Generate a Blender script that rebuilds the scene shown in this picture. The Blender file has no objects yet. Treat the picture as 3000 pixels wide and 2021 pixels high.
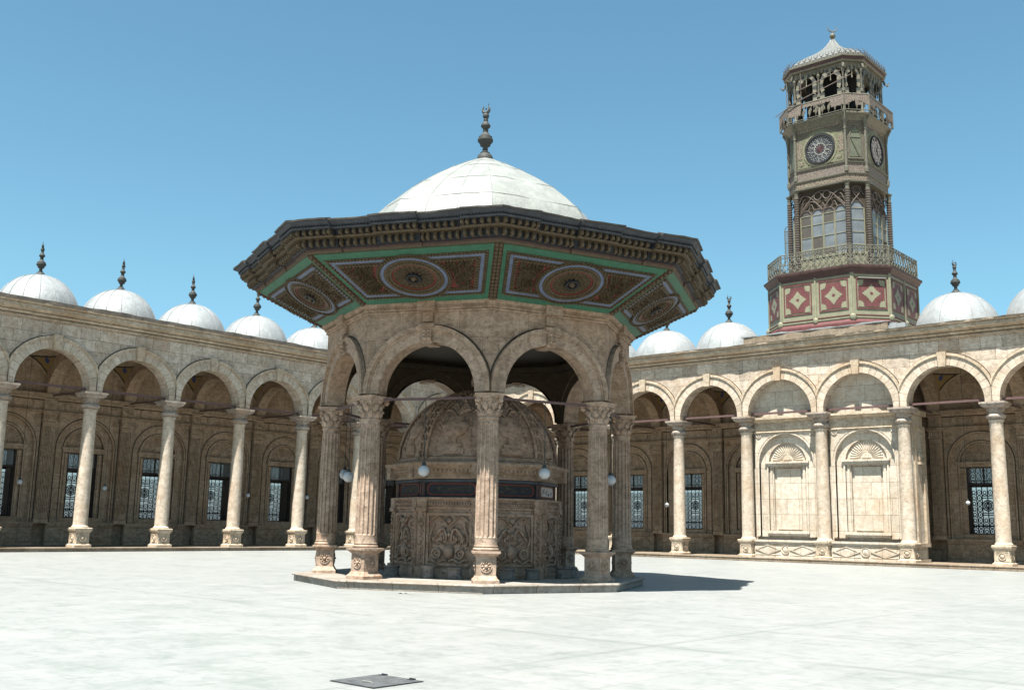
import bpy, bmesh, math, random
import numpy as np
from mathutils import Matrix, Vector
PI = math.pi
rnd = random.Random(7)
sc = bpy.context.scene
COL = sc.collection

# ------------------------------------------------------------------ node helpers
class G:
    """small helper to write node graphs"""
    def __init__(s, name, rough=0.8, spec=0.25, metal=0.0):
        s.mat = bpy.data.materials.new(name); s.mat.use_nodes = True
        s.nt = s.mat.node_tree; s.nt.nodes.clear()
        s.out = s.n('ShaderNodeOutputMaterial'); s.b = s.n('ShaderNodeBsdfPrincipled')
        s.l(s.b.outputs[0], s.out.inputs[0])
        s.b.inputs['Roughness'].default_value = rough
        s.b.inputs['Specular IOR Level'].default_value = spec
        s.b.inputs['Metallic'].default_value = metal
    def n(s, t, **kw):
        x = s.nt.nodes.new(t)
        for k, v in kw.items(): setattr(x, k, v)
        return x
    def l(s, a, b): s.nt.links.new(a, b)
    def put(s, sock, v):
        if isinstance(v, bpy.types.NodeSocket): s.l(v, sock)
        elif isinstance(v, (tuple, list)) and len(v) == 3 and sock.type == 'RGBA': sock.default_value = (*v, 1)
        else: sock.default_value = v
    def pos(s): return s.n('ShaderNodeNewGeometry').outputs['Position']
    def uv(s): return s.n('ShaderNodeTexCoord').outputs['UV']
    def obj(s): return s.n('ShaderNodeTexCoord').outputs['Object']
    def map(s, v, scale=(1, 1, 1), rot=(0, 0, 0), loc=(0, 0, 0)):
        m = s.n('ShaderNodeMapping'); s.l(v, m.inputs[0])
        m.inputs['Scale'].default_value = scale; m.inputs['Rotation'].default_value = rot; m.inputs['Location'].default_value = loc
        return m.outputs[0]
    def noise(s, v, scale, detail=4, rough=0.55, dist=0.0):
        x = s.n('ShaderNodeTexNoise'); s.l(v, x.inputs['Vector'])
        x.inputs['Scale'].default_value = scale; x.inputs['Detail'].default_value = detail
        x.inputs['Roughness'].default_value = rough; x.inputs['Distortion'].default_value = dist
        return x.outputs['Fac']
    def ramp(s, f, stops):
        x = s.n('ShaderNodeValToRGB'); s.l(f, x.inputs[0]); e = x.color_ramp.elements
        while len(e) < len(stops): e.new(0.5)
        for i, (p, c) in enumerate(stops):
            e[i].position = p; e[i].color = (c, c, c, 1) if isinstance(c, (int, float)) else (*c, 1)
        return x.outputs[0]
    def mix(s, f, a, b, mode='MIX'):
        x = s.n('ShaderNodeMix', data_type='RGBA', blend_type=mode)
        s.put(x.inputs[0], f); s.put(x.inputs[6], a); s.put(x.inputs[7], b); return x.outputs[2]
    def math(s, op, a, b=0.0, c=0.0):
        x = s.n('ShaderNodeMath', operation=op)
        s.put(x.inputs[0], a); s.put(x.inputs[1], b); s.put(x.inputs[2], c); return x.outputs[0]
    def sep(s, v):
        x = s.n('ShaderNodeSeparateXYZ'); s.l(v, x.inputs[0]); return x.outputs
    def bump(s, h, strength=0.4, dist=0.02):
        x = s.n('ShaderNodeBump'); s.l(h, x.inputs['Height']); x.inputs['Strength'].default_value = strength
        x.inputs['Distance'].default_value = dist; s.l(x.outputs[0], s.b.inputs['Normal'])
    def done(s, col): s.put(s.b.inputs['Base Color'], col); return s.mat

def stone(name, base, bw=1.3, bh=0.62, mortar=0.006, contrast=0.34, blocks=True, streak=0.42, warm=(0.62, 0.40, 0.20), bump=0.5, var=0.24, pits=0.4):
    g = G(name, rough=0.75, spec=0.2); p = g.pos()
    big = g.noise(p, 0.55, 5, 0.6); mid = g.noise(p, 3.2, 6, 0.65, 0.6); fine = g.noise(p, 22, 4, 0.7)
    vein = g.noise(g.map(p, (1.4, 1.4, 3.0), (0.5, 0.35, 0.3)), 1.6, 6, 0.62, 2.2)
    f = g.math('ADD', g.math('MULTIPLY', mid, 0.55), g.math('MULTIPLY', vein, 0.45))
    dark = tuple(c * (1 - contrast) * w for c, w in zip(base, (0.95, 0.9, 0.84)))
    col = g.mix(g.ramp(f, [(0.38, 0.0), (0.60, 1.0)]), dark, base)
    col = g.mix(g.math('MULTIPLY', g.ramp(big, [(0.5, 0.0), (0.78, 1.0)]), 0.5), col, tuple(c * w for c, w in zip(base, warm)))
    # rain streaks running down the stone
    st = g.noise(g.map(p, (2.6, 2.6, 0.16)), 1.5, 5, 0.6)
    col = g.mix(g.math('MULTIPLY', g.ramp(st, [(0.55, 0.0), (0.75, 1.0)]), streak), col, tuple(c * 0.42 for c in base))
    h = g.math('ADD', g.math('MULTIPLY', fine, 0.35), g.math('MULTIPLY', mid, 0.5))
    # dark pits of the old alabaster
    pit = g.ramp(g.noise(p, 9, 3, 0.75), [(0.57, 0.0), (0.66, 1.0)])
    col = g.mix(g.math('MULTIPLY', pit, pits * 1.35), col, tuple(c * 0.35 for c in base))
    h = g.math('SUBTRACT', h, g.math('MULTIPLY', pit, 0.4))
    if blocks:
        b = g.n('ShaderNodeTexBrick'); b.offset = 0.43; b.offset_frequency = 2; b.squash = 0.72; b.squash_frequency = 3
        wob = g.n('ShaderNodeVectorMath', operation='ADD'); g.l(g.uv(), wob.inputs[0])
        cx = g.n('ShaderNodeCombineXYZ'); nz = g.noise(p, 1.2, 2)
        g.put(cx.inputs[0], g.math('MULTIPLY', g.math('SUBTRACT', nz, 0.5), 0.05)); g.put(cx.inputs[1], g.math('MULTIPLY', g.math('SUBTRACT', mid, 0.5), 0.03))
        g.l(cx.outputs[0], wob.inputs[1]); g.l(wob.outputs[0], b.inputs['Vector'])
        b.inputs['Scale'].default_value = 1.0; b.inputs['Brick Width'].default_value = bw; b.inputs['Row Height'].default_value = bh
        b.inputs['Mortar Size'].default_value = mortar; b.inputs['Mortar Smooth'].default_value = 0.3
        b.inputs['Color1'].default_value = (1 + var * .35, 1 + var * .33, 1 + var * .3, 1)
        b.inputs['Color2'].default_value = (1 - var, 1 - var * 1.1, 1 - var * 1.25, 1)
        b.inputs['Mortar'].default_value = (.33, .28, .23, 1)
        col = g.mix(1.0, col, b.outputs['Color'], 'MULTIPLY')
        h = g.math('SUBTRACT', h, g.math('MULTIPLY', b.outputs['Fac'], 0.5))
    g.bump(h, bump, 0.02)
    return g.done(col)

def paint(name, col, rough=0.7, var=0.25, scale=6, spec=0.25, metal=0.0, dirt=0.35, bump=0.25):
    g = G(name, rough, spec, metal); p = g.pos()
    a = g.noise(p, scale, 5, 0.65); b = g.noise(p, scale * 5, 3, 0.7)
    c = g.mix(g.ramp(a, [(0.3, 0.0), (0.72, 1.0)]), tuple(x * (1 - var) for x in col), tuple(min(1, x * (1 + var * .4)) for x in col))
    c = g.mix(g.math('MULTIPLY', g.ramp(b, [(0.55, 0.0), (0.72, 1.0)]), dirt), c, tuple(x * 0.4 for x in col))
    g.bump(g.math('ADD', a, b), bump, 0.01)
    return g.done(c)

def arabesque(name, c1, c2, scale=7.0, thr=0.5, rough=0.6):
    g = G(name, rough, 0.3); p = g.uv()
    v = g.n('ShaderNodeTexVoronoi', feature='F1'); g.l(g.map(p, (scale,) * 3), v.inputs['Vector']); v.inputs['Scale'].default_value = 1; v.inputs['Randomness'].default_value = 0.35
    r = g.math('SINE', g.math('ADD', g.math('MULTIPLY', v.outputs['Distance'], 11.0), g.math('MULTIPLY', g.noise(p, scale * .9, 2), 6.0)))
    f = g.ramp(r, [(thr - .12, 0.0), (thr + .12, 1.0)])
    d = g.noise(g.pos(), 5, 4, .7)
    c = g.mix(f, c1, c2)
    c = g.mix(g.math('MULTIPLY', g.ramp(d, [(.5, 0.0), (.75, 1.0)]), .4), c, tuple(x * .5 for x in c1))
    g.bump(f, .4, .015)
    return g.done(c)

ALAB = (0.66, 0.56, 0.435)
M = {}
M['ashlar'] = stone('alabaster_ashlar', (0.5054, 0.4351, 0.3618), 1.55, 0.66, 0.012, contrast=.38, pits=.45, streak=.6)
M['infill'] = stone('alabaster_infill', (0.4788, 0.4281, 0.3561), 1.15, 0.95, 0.010, contrast=0.24, var=0.12, pits=.25, streak=.25)
M['voussoir'] = stone('voussoir_stone', (0.482, 0.4151, 0.3381), 0.62, 1.4, 0.012, contrast=0.3, var=0.2)
M['trim'] = stone('moulded_stone', (0.4554, 0.3792, 0.2884), 1.25, 5.0, 0.008, contrast=0.4, var=0.2, streak=.4)
M['shaft'] = stone('column_shaft', (0.4552, 0.388, 0.3116), blocks=False, contrast=0.36, streak=0.28)
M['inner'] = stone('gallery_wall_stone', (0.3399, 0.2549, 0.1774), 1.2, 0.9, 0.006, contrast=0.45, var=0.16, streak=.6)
M['capstone'] = stone('shade_darkened_capital', (0.3479, 0.294, 0.2468), blocks=False, contrast=.5, streak=.6)  # capitals coloured darker to paint in the shade they stand in
M['grime_shade'] = paint('grime_and_crease_shade', (0.055, 0.042, 0.03), .9, .4, 3)  # thin dark strips along mouldings: dirt plus painted crease shade
M['inner_shade'] = stone('shade_darkened_stone', (0.055, 0.042, 0.026), blocks=False, contrast=.4)  # drum wall inside, interior shade put into the stone colour
M['kvous'] = stone('kiosk_voussoir_stone', (0.3529, 0.2649, 0.1982), 0.9, 1.4, 0.005, contrast=0.45, var=0.12, pits=.5)
M['kiosk'] = stone('kiosk_stone', (0.3318, 0.2442, 0.1779), 1.7, 0.9, 0.005, contrast=0.48, var=0.16, streak=.5, pits=.5)
M['kioskcol'] = stone('kiosk_column_stone', (0.3749, 0.2795, 0.2118), blocks=False, contrast=0.5, streak=0.6, pits=.6)
M['basin'] = stone('carved_basin_stone', (0.3364, 0.2385, 0.1746), blocks=False, contrast=0.5, streak=0.5, bump=0.9, pits=.6)
M['basintrim'] = stone('basin_cornice_stone', (0.287, 0.2099, 0.1497), blocks=False, contrast=0.45, streak=0.4, bump=0.8)
M['step'] = stone('platform_marble', (0.2801, 0.256, 0.227), 1.9, 3.0, 0.010, contrast=0.3, var=.18)
M['stylo'] = stone('stylobate_stone', (0.2352, 0.1932, 0.147), 1.6, 3.0, 0.010, contrast=0.35)
M['seat'] = stone('worn_grey_stone', (0.1848, 0.1638, 0.147), blocks=False, contrast=0.45)
M['rod'] = paint('red_oxide_iron', (0.1028, 0.0607, 0.0571), 0.6, .3)
M['bronze'] = paint('dark_bronze', (0.040, 0.043, 0.040), 0.65, .4, 8, .25)
M['wood'] = paint('dark_wood', (0.022, 0.016, 0.012), 0.6, .4)
M['grille'] = paint('black_iron', (0.012, 0.013, 0.016), 0.5, .3)
M['flash'] = paint('weathered_lead_strip', (0.125, 0.105, 0.085), 0.6, .4, 3)
M['edge'] = paint('worn_dark_eave_strip', (0.060, 0.054, 0.048), .7, .5, 3)
M['ceil'] = paint('dark_brown_boards', (0.045, 0.034, 0.022), 0.8, .4)  # plain dark brown for the kiosk ceiling and tower backing
M['brown'] = paint('gilded_brown_carving', (0.0739, 0.0529, 0.0286), 0.6, .45, 9, .3)
M['green'] = paint('green_paint', (0.0317, 0.1054, 0.0633), 0.6, .25, 4)
M['blue'] = paint('grey_blue_paint', (0.0966, 0.1218, 0.1806), 0.6, .3, 4)
M['red'] = paint('faded_red_paint', (0.126, 0.0277, 0.0218), 0.6, .35, 5)
M['darkblue'] = paint('blackened_blue_paint', (0.016, 0.017, 0.021), 0.6, .4, 5)
M['slate'] = paint('slate_blue_paint', (0.042, 0.048, 0.057), 0.6, .4, 4)
M['orange'] = paint('orange_red_paint', (0.13, 0.032, 0.016), 0.6, .3, 5)
M['gold'] = paint('tarnished_gold', (0.11, 0.085, 0.05), 0.6, .4, 9)
M['white'] = paint('white_board', (0.336, 0.3024, 0.2814), 0.6, .15, 4)
M['cream'] = paint('pale_green_paint', (0.1852, 0.1811, 0.122), 0.55, .22, 3)
M['dialp'] = paint('yellow_green_paint', (0.1214, 0.1214, 0.075), 0.55, .35, 3)
M['lantern_paint'] = paint('dusty_cream_paint', (0.152, 0.14, 0.104), 0.6, .4, 5)
M['niche'] = paint('grey_green_paint', (0.084, 0.0907, 0.063), 0.55, .25, 3)
M['maroon'] = paint('maroon_paint', (0.105, 0.0378, 0.0361), 0.55, .3, 3)
M['maroon2'] = paint('dull_maroon_paint', (0.0588, 0.0319, 0.0286), 0.55, .4, 3)
M['iron'] = paint('grey_green_iron', (0.105, 0.1008, 0.0773), 0.55, .4, 6)
M['pink'] = paint('rose_brown_iron', (0.0928, 0.0742, 0.0638), 0.55, .35, 6)
M['zinc'] = paint('pale_zinc', (0.2184, 0.2184, 0.1974), 0.5, .2, 4)
M['bulb'] = paint('opal_glass', (0.3528, 0.3612, 0.3696), 0.25, .1, 4, .5, 0, .1)
M['black'] = paint('interior_shade_black', (0.006, 0.006, 0.006), 0.9, .2)
M['arab'] = arabesque('brown_green_arabesque', (0.09, 0.058, 0.046), (0.155, 0.145, 0.10), 5.0)
M['arab2'] = arabesque('rose_arabesque', (0.080, 0.056, 0.049), (0.145, 0.128, 0.10), 6.5)
M['arab3'] = arabesque('dark_arabesque', (0.062, 0.050, 0.037), (0.095, 0.088, 0.062), 5.0)
M['plate'] = paint('worn_steel_plate', (0.105, 0.1092, 0.1092), 0.55, .5, 7, .5, .3)
M['paper'] = paint('scrap_paper', (0.252, 0.2436, 0.2268), 0.8, .1)

def lead(name, col, seam=(0.45, 0.47, 0.46)):
    g = G(name, 0.45, 0.35); p = g.pos()
    a = g.noise(p, 2.0, 6, .65, .5); b = g.noise(p, 11, 5, .7); s = g.noise(g.map(p, (4, 4, .5)), 1.2, 4, .6)
    c = g.mix(g.ramp(a, [(.36, 0.0), (.62, 1.0)]), tuple(x * .74 for x in col), col)
    c = g.mix(g.math('MULTIPLY', g.ramp(g.noise(p, .55, 3, .6), [(.42, 0.0), (.66, 1.0)]), .4), c, tuple(x * .72 for x in col))
    c = g.mix(g.math('MULTIPLY', g.ramp(b, [(.56, 0.0), (.74, 1.0)]), .28), c, tuple(x * .6 for x in col))
    c = g.mix(g.math('MULTIPLY', g.ramp(s, [(.5, 0.0), (.75, 1.0)]), .5), c, tuple(x * .7 for x in col))
    g.bump(g.math('ADD', a, b), .45, .05)
    return g.done(c)
M['lead'] = lead('whitewashed_lead', (0.2446, 0.2587, 0.2615))
M['leadg'] = lead('greenish_white_lead', (0.2264, 0.2365, 0.218))
M['capgrey'] = lead('grey_zinc_roof', (0.135, 0.14, 0.13))
M['seam'] = paint('lead_seam', (0.21, 0.2201, 0.2167), .5, .2)

def glass(name, tint, fac):
    g = G(name, 0.08, 0.5)
    t = g.n('ShaderNodeBsdfTransparent'); m = g.n('ShaderNodeMixShader'); m.inputs[0].default_value = fac
    g.l(t.outputs[0], m.inputs[1]); g.l(g.b.outputs[0], m.inputs[2]); g.l(m.outputs[0], g.out.inputs[0])
    return g.done(g.mix(g.noise(g.pos(), 3, 3), tint, tuple(x * .7 for x in tint)))
M['pane'] = glass('dusty_pane', (0.13, 0.14, 0.14), .4)
M['pane_blue'] = glass('dark_blue_pane', (0.03, 0.045, 0.07), .22)
M['pane_pale'] = paint('frosted_pane', (0.126, 0.1386, 0.147), .2, .3, 2, .5)  # greyish white pane colour, alternating with the brown one
M['pane_brown'] = paint('amber_dusty_pane', (0.0714, 0.0596, 0.047), .3, .3, 4, .5)

def vaultmat():
    g = G('painted_vault_plaster', .85, .15); o = g.obj(); x, y, z = g.sep(o); p = g.pos()
    ax = g.math('ABSOLUTE', x); ay = g.math('ABSOLUTE', y); mn = g.math('MAXIMUM', ax, ay)
    r = g.math('SQRT', g.math('ADD', g.math('MULTIPLY', x, x), g.math('MULTIPLY', y, y)))
    ins = g.math('MULTIPLY', g.math('GREATER_THAN', r, 2.42), g.math('LESS_THAN', mn, 2.28))
    ins2 = g.math('MULTIPLY', g.math('GREATER_THAN', r, 2.50), g.math('LESS_THAN', mn, 2.21))
    n = g.noise(p, 4, 5, .65)
    st = g.mix(g.ramp(n, [(.3, 0.0), (.7, 1.0)]), (.17, .125, .08), (.28, .21, .135))
    dx = g.math('SUBTRACT', ax, 1.86); dy = g.math('SUBTRACT', ay, 1.86)
    d = g.math('SQRT', g.math('ADD', g.math('MULTIPLY', dx, dx), g.math('MULTIPLY', dy, dy)))
    c = g.mix(ins, st, (.03, .025, .02)); c = g.mix(ins2, c, (.15, .10, .04))
    c = g.mix(g.math('LESS_THAN', d, .13), c, (.035, .04, .09))
    g.bump(n, .3, .02)
    return g.done(c)
M['vault'] = vaultmat()

BANDS = [(44.0, -44.85, 0.0, 1.0, 0.16), (40.0, -41.2, 0.0, 1.0, 0.10), (47.6, -40.0, 1.0, 0.0, 0.10)]   # trodden dirty bands across the court
def pavement():
    g = G('white_marble_paving', .5, .3); p = g.pos()
    b = g.n('ShaderNodeTexBrick'); g.l(g.map(p, (1, 1, 1), (0, 0, PI / 2)), b.inputs['Vector']); b.offset = .5
    b.inputs['Scale'].default_value = 1; b.inputs['Brick Width'].default_value = 1.25; b.inputs['Row Height'].default_value = .8
    b.inputs['Mortar Size'].default_value = .010; b.inputs['Mortar Smooth'].default_value = .4
    b.inputs['Color1'].default_value = (1.035, 1.03, 1.025, 1); b.inputs['Color2'].default_value = (.945, .955, .95, 1); b.inputs['Mortar'].default_value = (.80, .80, .78, 1)
    a = g.noise(p, .35, 6, .62, .5); v = g.math('ADD', g.math('MULTIPLY', g.noise(g.map(p, (1.0, 1.3, 1), (0, 0, .3)), 1.1, 9, .74, .6), .62), g.math('MULTIPLY', g.noise(p, 4.5, 6, .7, .4), .38)); f = g.noise(p, 9, 4, .7)
    base = (.216, .219, .212)
    c = g.mix(g.math('MULTIPLY', g.ramp(v, [(.47, 0.0), (.62, 1.0)]), .72), base, (.138, .153, .141))
    c = g.mix(g.math('MULTIPLY', g.ramp(a, [(.52, 0.0), (.74, 1.0)]), .45), c, (.14, .153, .14))
    c = g.mix(g.math('MULTIPLY', g.ramp(f, [(.6, 0.0), (.75, 1.0)]), .22), c, (.122, .126, .119))
    # trodden dirty bands across the court
    px_, py_, pz_ = g.sep(p)
    for ax, ay, nx, ny, wd in BANDS:
        dd = g.math('ABSOLUTE', g.math('ADD', g.math('MULTIPLY', g.math('SUBTRACT', px_, ax), nx), g.math('MULTIPLY', g.math('SUBTRACT', py_, ay), ny)))
        dd = g.math('ADD', dd, g.math('MULTIPLY', g.math('SUBTRACT', v, .5), wd * 2.2))
        mk = g.math('MULTIPLY', g.math('SUBTRACT', 1.0, g.math('SMOOTH_MIN', g.math('DIVIDE', g.math('MAXIMUM', dd, 0.0), wd), 1.0, .3)), g.ramp(a, [(.38, 0.0), (.55, 1.0)]))
        c = g.mix(g.math('MULTIPLY', g.math('MAXIMUM', mk, 0.0), .55), c, (.116, .128, .116))
    c = g.mix(1.0, c, b.outputs['Color'], 'MULTIPLY')
    g.bump(g.math('SUBTRACT', f, b.outputs['Fac']), .12, .01)
    return g.done(c)
M['pave'] = pavement()
M['earth'] = paint('dusty_ground', (0.42, 0.36, 0.28), .9, .2, .5)

# ------------------------------------------------------------------ mesh builder
class MB:
    def __init__(s): s.v = []; s.f = []; s.m = []; s.uv = {}; s.M = Matrix()
    def add(s, vs, fs, m=0, uvs=None):
        o = len(s.v); T = s.M
        s.v.extend(tuple(T @ Vector(p)) for p in vs)
        for i, f in enumerate(fs):
            if uvs is not None: s.uv[len(s.f)] = uvs[i]
            s.f.append(tuple(o + k for k in f)); s.m.append(m)
    def box(s, a, b, m=0):
        x0, y0, z0 = a; x1, y1, z1 = b
        s.add([(x0, y0, z0), (x1, y0, z0), (x1, y1, z0), (x0, y1, z0), (x0, y0, z1), (x1, y0, z1), (x1, y1, z1), (x0, y1, z1)],
              [(3, 2, 1, 0), (4, 5, 6, 7), (0, 1, 5, 4), (1, 2, 6, 5), (2, 3, 7, 6), (3, 0, 4, 7)], m)
    def cbox(s, c, d, m=0): s.box([c[i] - d[i] / 2 for i in range(3)], [c[i] + d[i] / 2 for i in range(3)], m)
    def frustum(s, h0, z0, h1, z1, m=0, c=(0, 0)):
        x, y = c
        s.add([(x - h0, y - h0, z0), (x + h0, y - h0, z0), (x + h0, y + h0, z0), (x - h0, y + h0, z0), (x - h1, y - h1, z1), (x + h1, y - h1, z1), (x + h1, y + h1, z1), (x - h1, y + h1, z1)],
              [(3, 2, 1, 0), (4, 5, 6, 7), (0, 1, 5, 4), (1, 2, 6, 5), (2, 3, 7, 6), (3, 0, 4, 7)], m)
    def sq(s, prof, m=0):          # square stack through (half, z)
        n = len(prof); vs = []
        for h, z in prof: vs += [(-h, -h, z), (h, -h, z), (h, h, z), (-h, h, z)]
        fs = [(3, 2, 1, 0), tuple(4 * (n - 1) + k for k in range(4))]
        for i in range(n - 1):
            for k in range(4):
                j = (k + 1) % 4; fs.append((4 * i + k, 4 * i + j, 4 * i + 4 + j, 4 * i + 4 + k))
        s.add(vs, fs, m)
    def loft(s, rings, m=0, caps=True):
        n = len(rings[0]); vs = [p for r in rings for p in r]; fs = []
        for i in range(len(rings) - 1):
            for k in range(n):
                j = (k + 1) % n; fs.append((i * n + k, i * n + j, i * n + n + j, i * n + n + k))
        if caps: fs += [tuple(reversed(range(n))), tuple((len(rings) - 1) * n + k for k in range(n))]
        s.add(vs, fs, m)
    def lathe(s, prof, n=24, c=(0, 0), m=0, a0=0.0, caps=True):
        s.loft([[(c[0] + r * math.cos(a0 + 2 * PI * k / n), c[1] + r * math.sin(a0 + 2 * PI * k / n), z) for k in range(n)] for r, z in prof], m, caps)
    def poly(s, pts, z0, z1, m=0):   # extruded polygon in xy
        n = len(pts)
        s.add([(x, y, z0) for x, y in pts] + [(x, y, z1) for x, y in pts],
              [tuple(reversed(range(n))), tuple(range(n, 2 * n))] + [(k, (k + 1) % n, n + (k + 1) % n, n + k) for k in range(n)], m)
    def band(s, outer, inner, z0, z1, m=0, closed=True):   # strip between two outlines, extruded
        n = len(outer); vs = [(x, y, z0) for x, y in outer] + [(x, y, z0) for x, y in inner] + [(x, y, z1) for x, y in outer] + [(x, y, z1) for x, y in inner]
        fs = []
        for k in range(n if closed else n - 1):
            j = (k + 1) % n
            fs += [(k, j, n + j, n + k), (2 * n + k, 3 * n + k, 3 * n + j, 2 * n + j), (k, 2 * n + k, 2 * n + j, j), (n + k, n + j, 3 * n + j, 3 * n + k)]
        if not closed: fs += [(0, n, 3 * n, 2 * n), (n - 1, 3 * n - 1, 4 * n - 1, 2 * n - 1)]
        s.add(vs, fs, m)
    def tube(s, pts, r, n=6, m=0, closed=False):
        P = [Vector(p) for p in pts]; N = len(P); rings = []
        R = r if isinstance(r, (list, tuple)) else [r] * N
        up = None
        for i in range(N):
            a = P[(i - 1) % N] if (closed or i > 0) else P[i]; b = P[(i + 1) % N] if (closed or i < N - 1) else P[i]
            t = (b - a).normalized()
            if up is None: up = Vector((0, 0, 1)) if abs(t.z) < .9 else Vector((1, 0, 0))
            x = t.cross(up)
            if x.length < 1e-4: x = t.cross(Vector((0, 1, 0)))
            x.normalize(); y = x.cross(t); up = y
            rings.append([tuple(P[i] + R[i] * (math.cos(2 * PI * k / n) * x + math.sin(2 * PI * k / n) * y)) for k in range(n)])
        if closed: rings.append(rings[0])
        s.loft(rings, m, not closed)
    def ell(s, c, r, m=0, n=8, k=5, half=False):
        rings = []
        for i in range(k + 1):
            t = -PI / 2 + PI * i / k if not half else PI / 2 * i / k
            q = max(math.cos(t), 1e-3)
            rings.append([(c[0] + r[0] * q * math.cos(2 * PI * j / n), c[1] + r[1] * q * math.sin(2 * PI * j / n), c[2] + r[2] * math.sin(t)) for j in range(n)])
        s.loft(rings, m)
    def petal(s, c, ln, w, h, ang, m=0):     # leaf blob lying in the xy plane
        ca, sa = math.cos(ang), math.sin(ang)
        P = [(-ln * .5, 0, 0), (0, -w * .5, 0), (ln * .5, 0, 0), (0, w * .5, 0), (ln * .08, 0, h)]
        s.add([(c[0] + x * ca - y * sa, c[1] + x * sa + y * ca, c[2] + z) for x, y, z in P], [(0, 1, 4), (1, 2, 4), (2, 3, 4), (3, 0, 4)], m)
    def extr(s, prof, u0, u1, m=0, ax=0):   # closed profile [(w,z)] extruded along x
        n = len(prof)
        s.add([(u0, w, z) for w, z in prof] + [(u1, w, z) for w, z in prof],
              [tuple(range(n)), tuple(reversed(range(n, 2 * n)))] + [(k, n + k, n + (k + 1) % n, (k + 1) % n) for k in range(n)], m)
    def build(s, name, mats, parent=None, smooth=30, loc=(0, 0, 0), rot=0.0, link=True):
        me = bpy.data.meshes.new(name); me.from_pydata(s.v, [], s.f)
        for x in mats: me.materials.append(M[x] if isinstance(x, str) else x)
        me.polygons.foreach_set('material_index', s.m)
        bm = bmesh.new(); bm.from_mesh(me); bmesh.ops.recalc_face_normals(bm, faces=bm.faces); bm.to_mesh(me); bm.free()
        ul = me.uv_layers.new(name='UVMap')
        co = np.empty(len(me.vertices) * 3); me.vertices.foreach_get('co', co); co = co.reshape(-1, 3)
        vi = np.empty(len(me.loops), int); me.loops.foreach_get('vertex_index', vi)
        nr = np.empty(len(me.polygons) * 3); me.polygons.foreach_get('normal', nr); nr = nr.reshape(-1, 3)
        lt = np.empty(len(me.polygons), int); me.polygons.foreach_get('loop_total', lt)
        fn = np.repeat(nr, lt, 0); p = co[vi]
        hl = np.hypot(fn[:, 0], fn[:, 1]) + 1e-9
        flat = np.abs(fn[:, 2]) > .75
        tx, ty = -fn[:, 1] / hl, fn[:, 0] / hl
        sg = np.where((np.abs(tx) > np.abs(ty)) & (tx < 0) | (np.abs(tx) <= np.abs(ty)) & (ty < 0), -1, 1)
        u = np.where(flat, p[:, 0], (p[:, 0] * tx + p[:, 1] * ty) * sg); v = np.where(flat, p[:, 1], p[:, 2])
        uv = np.stack([u, v], 1)
        if s.uv:
            st = np.concatenate([[0], np.cumsum(lt)[:-1]])
            base = {}
            for fi, q in s.uv.items():
                vs = s.f[fi]; mp = dict(zip(vs, q))
                for L in range(st[fi], st[fi] + lt[fi]): uv[L] = mp[vi[L]]
        ul.data.foreach_set('uv', uv.astype(np.float32).ravel())
        if smooth:
            me.polygons.foreach_set('use_smooth', [True] * len(me.polygons)); me.set_sharp_from_angle(angle=math.radians(smooth))
        o = bpy.data.objects.new(name, me); COL.objects.link(o)
        o.location = loc; o.rotation_euler = (0, 0, rot)
        if parent: o.parent = parent
        return o

def thing(name, label, cat, loc=(0, 0, 0), rot=0.0, group=None):
    o = bpy.data.objects.new(name, None); COL.objects.link(o); o.location = loc; o.rotation_euler = (0, 0, rot); o.empty_display_size = .3
    tag(o, label, cat, group); return o
def tag(o, label, cat, group=None):
    o['label'] = label; o['category'] = cat
    if group: o['group'] = group
    return o
def copy_tree(o, parent, loc=None, rot=None):
    c = o.copy(); COL.objects.link(c); c.parent = parent
    if loc is not None: c.location = loc
    if rot is not None: c.rotation_euler = (0, 0, rot)
    for k in list(o.children): copy_tree(k, c)
    return c
def circ(r, n=24, c=(0, 0), a0=0, a1=2 * PI, e=1.0):
    full = abs(a1 - a0 - 2 * PI) < 1e-6; N = n if full else n + 1
    return [(c[0] + r * e * math.cos(a0 + (a1 - a0) * k / n), c[1] + r * math.sin(a0 + (a1 - a0) * k / n)) for k in range(N)]

# ------------------------------------------------------------------ setting
def sheet(name, x0, y0, x1, y1, z, mat):
    b = MB(); b.add([(x0, y0, z), (x1, y0, z), (x1, y1, z), (x0, y1, z)], [(0, 1, 2, 3)]); o = b.build(name, [mat], smooth=0); o['kind'] = 'structure'; return o
sheet('ground', -3000, -3000, 3000, 3000, -0.03, 'earth')
sheet('court_pavement', -0.2, -75, 75, 0.2, 0.0, 'pave')

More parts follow.
